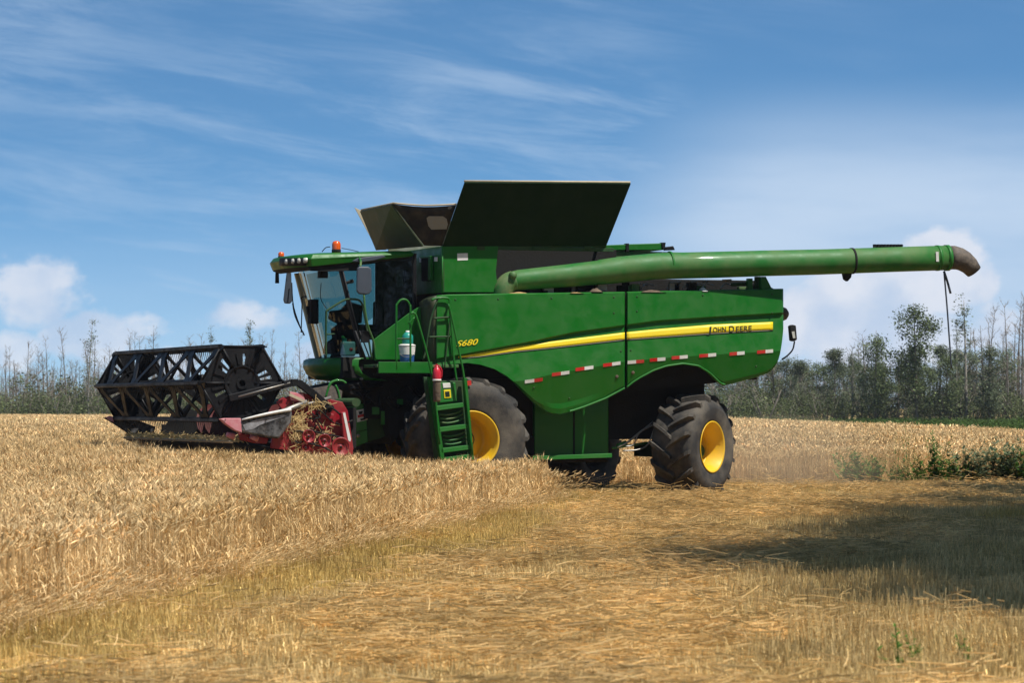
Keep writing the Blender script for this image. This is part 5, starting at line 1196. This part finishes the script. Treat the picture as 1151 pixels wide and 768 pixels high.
def row(x0, x1, step, kind, ytop, jit, Y0, Y1, label, group, wide=1.0):
    px = x0; n = {'bare': 5, 'sparse': 3, 'green': 4, 'bush': 4}[kind]
    while px < x1:
        Y = rnd.uniform(Y0, Y1); x, h = tp_(px + rnd.uniform(-.4, .4)*step, ytop + rnd.gauss(0, jit), Y); plant(kind, rnd.randrange(n), x, Y, max(1.5, h), label, group, None, wide*rnd.uniform(.8, 1.25)); px += step
row(-250, 360, 5, 'bare', 396, 13, 258, 285, 'bare grey tree in the thin woods left of the harvester', 'bare trees left of the harvester')
row(-250, 350, 6, 'bare', 416, 9, 262, 300, 'low bare grey tree in the thin woods left of the harvester', 'low bare trees left of the harvester', 1.5)
row(-250, 420, 13, 'bush', 440, 5, 250, 262, 'green bush at the foot of the woods left of the harvester', 'bushes left of the harvester', 1.1)
row(-250, 420, 19, 'bush', 426, 5, 266, 275, 'taller green bush under the bare trees left of the harvester', 'taller bushes left of the harvester', 1.1)
row(800, 1230, 8, 'bare', 398, 14, 258, 285, 'bare grey tree in the woods right of the harvester', 'bare trees right of the harvester', 1.2)
row(1090, 1230, 8, 'bare', 365, 14, 258, 285, 'tall bare tree in the woods at the right border', 'tall bare trees at the right border', 1.1)
row(800, 1230, 13, 'green', 398, 13, 256, 272, 'leafy tree in the woods right of the harvester', 'leafy trees right of the harvester', .95)
row(800, 1230, 12, 'bush', 438, 6, 248, 262, 'green bush at the foot of the woods right of the harvester', 'bushes right of the harvester', 1.1)
row(800, 1230, 7, 'bare', 418, 9, 262, 300, 'low bare grey tree in the woods right of the harvester', 'low bare trees right of the harvester', 1.5)
# dense wood behind, one mass
P = []
src = [proto[('bare', 0)][1], proto[('bare', 3)][1], proto[('bush', 0)][1], proto[('green', 3)][1]]
for k in range(520):
    px = rnd.uniform(-330, 1400)
    if 420 < px < 780: continue
    Y = rnd.uniform(290, 345); right = px > 780; w = rnd.choice((0, 1, 0, 1, 3) if right else (0, 1, 0, 1, 2)); hh = (HZ - (412 if right else 424) + rnd.gauss(0, 7))/F*Y + CH; base = 8 if w < 2 else (3.2 if w == 2 else 9)
    if w == 2: hh *= .6
    P.append(((px-CX)/F*Y, Y, 0, rnd.uniform(0, 6.28), hh/base*1.6, hh/base, 0, w))
# order of the source collection is alphabetical, same as given
scatter('woodland', P, src, 'dense far wood of grey trunks and undergrowth behind the front trees', 'wood')
# trees that stand outside the view on the right and throw the shade on the stubble
for (x, y, h, k, i, wd, lb) in ((8.9, 26.3, 14.5, 'shade', 0, .95, 'tallest tree beside the field throwing the long foreground shade'), (9.4, 23.8, 11.5, 'shade', 1, 1.0, 'second nearest tree beside the field on the right'), (9.9, 28.6, 14, 'shade', 3, 1.05, 'third tall tree beside the field on the right'), (11.2, 32.0, 13, 'shade', 2, 1.1, 'tree between the third and the fourth tall ones on the right'),
                                (13.0, 36.5, 15, 'shade', 1, 1.0, 'fourth tall tree beside the field on the right'), (11.2, 41.5, 12, 'shade', 0, 1.2, 'fifth tall tree beside the field on the right'), (11.9, 46, 11.5, 'shade', 3, 1.1, 'sixth tree beside the field on the right'), (13.2, 49.5, 11.5, 'shade', 1, 1.1, 'seventh tree beside the field on the right'), (18.8, 74, 13, 'shade', 1, 1.2, 'eighth tree beside the far wheat on the right'),
                                (9.3, 25.0, 15, 'shade', 3, 1.1, 'broad tree just behind the tallest front one'), (10.2, 34.5, 13, 'shade', 0, 1.15, 'broad tree with a low crown facing the cut ground'), (10.6, 38.0, 13.5, 'shade', 3, 1.2, 'broad dark tree further along the field side'), (11.2, 27, 17, 'shade', 2, 1.1, 'very tall tree in the second rank of the field side'), (9.9, 29.6, 15, 'shade', 1, 1.0, 'tall leaning tree between the third tall tree and the one behind it'), (13.6, 53.0, 13, 'shade', 2, 1.0, 'tree standing level with the weeds at the far crop edge'), (8.5, 20.4, 12.5, 'shade', 2, .95, 'slender tree beside the field closest to the camera'), (12.6, 30.0, 17, 'shade', 0, 1.0, 'very tall tree standing behind the third one on the right')):
    plant(k, i, x, y, h, lb, None, None, wd)
q = wpix(868, 551); mb = MB(); mb.lathe([(0.01, 0), (1.6, .02), (2.0, .4), (1.7, .9), (1.0, 1.35), (.01, 1.5)], (0, 0, 0), 'z', 24)
dm = bpy.data.materials.new('kicked_up_dust'); dm.use_nodes = True; nt = dm.node_tree; nt.nodes.clear(); pv = nt.nodes.new('ShaderNodeVolumePrincipled'); pv.inputs['Color'].default_value = (.85, .68, .48, 1)
tcn = nt.nodes.new('ShaderNodeTexCoord'); gr = nt.nodes.new('ShaderNodeTexGradient'); gr.gradient_type = 'SPHERICAL'; mp = nt.nodes.new('ShaderNodeMapping'); mp.inputs['Scale'].default_value = (.5, .5, .62); mp.inputs['Location'].default_value = (0, 0, -.2)
nt.links.new(tcn.outputs['Object'], mp.inputs[0]); nt.links.new(mp.outputs[0], gr.inputs[0]); mu = nt.nodes.new('ShaderNodeMath'); mu.operation = 'MULTIPLY'; mu.inputs[1].default_value = .30; nt.links.new(gr.outputs[1], mu.inputs[0]); nt.links.new(mu.outputs[0], pv.inputs['Density'])
ho = nt.nodes.new('ShaderNodeOutputMaterial'); nt.links.new(pv.outputs[0], ho.inputs['Volume'])
dc = mb.build('dust_cloud', dm); dc.location = (q[0], q[1]-1.0, .02); dc.scale = (1.35, 1, .95); tag(dc, 'thin tan dust hanging behind the rear wheel over the cut ground', 'dust', kind='stuff')
# ------------------------------------------------------------------ the hazy air over the field
hz = MB(); hz.box((-420, -40, -1), (420, 420, 16)); hzm = bpy.data.materials.new('pale_air'); hzm.use_nodes = True; nt = hzm.node_tree; nt.nodes.clear()
pv = nt.nodes.new('ShaderNodeVolumePrincipled'); pv.inputs['Color'].default_value = (.80, .87, 1, 1); pv.inputs['Density'].default_value = .00017; pv.inputs['Anisotropy'].default_value = .3
ho = nt.nodes.new('ShaderNodeOutputMaterial'); nt.links.new(pv.outputs[0], ho.inputs['Volume'])
tag(hz.build('haze', hzm), 'thin pale haze over the field and the far trees', 'haze', kind='stuff')
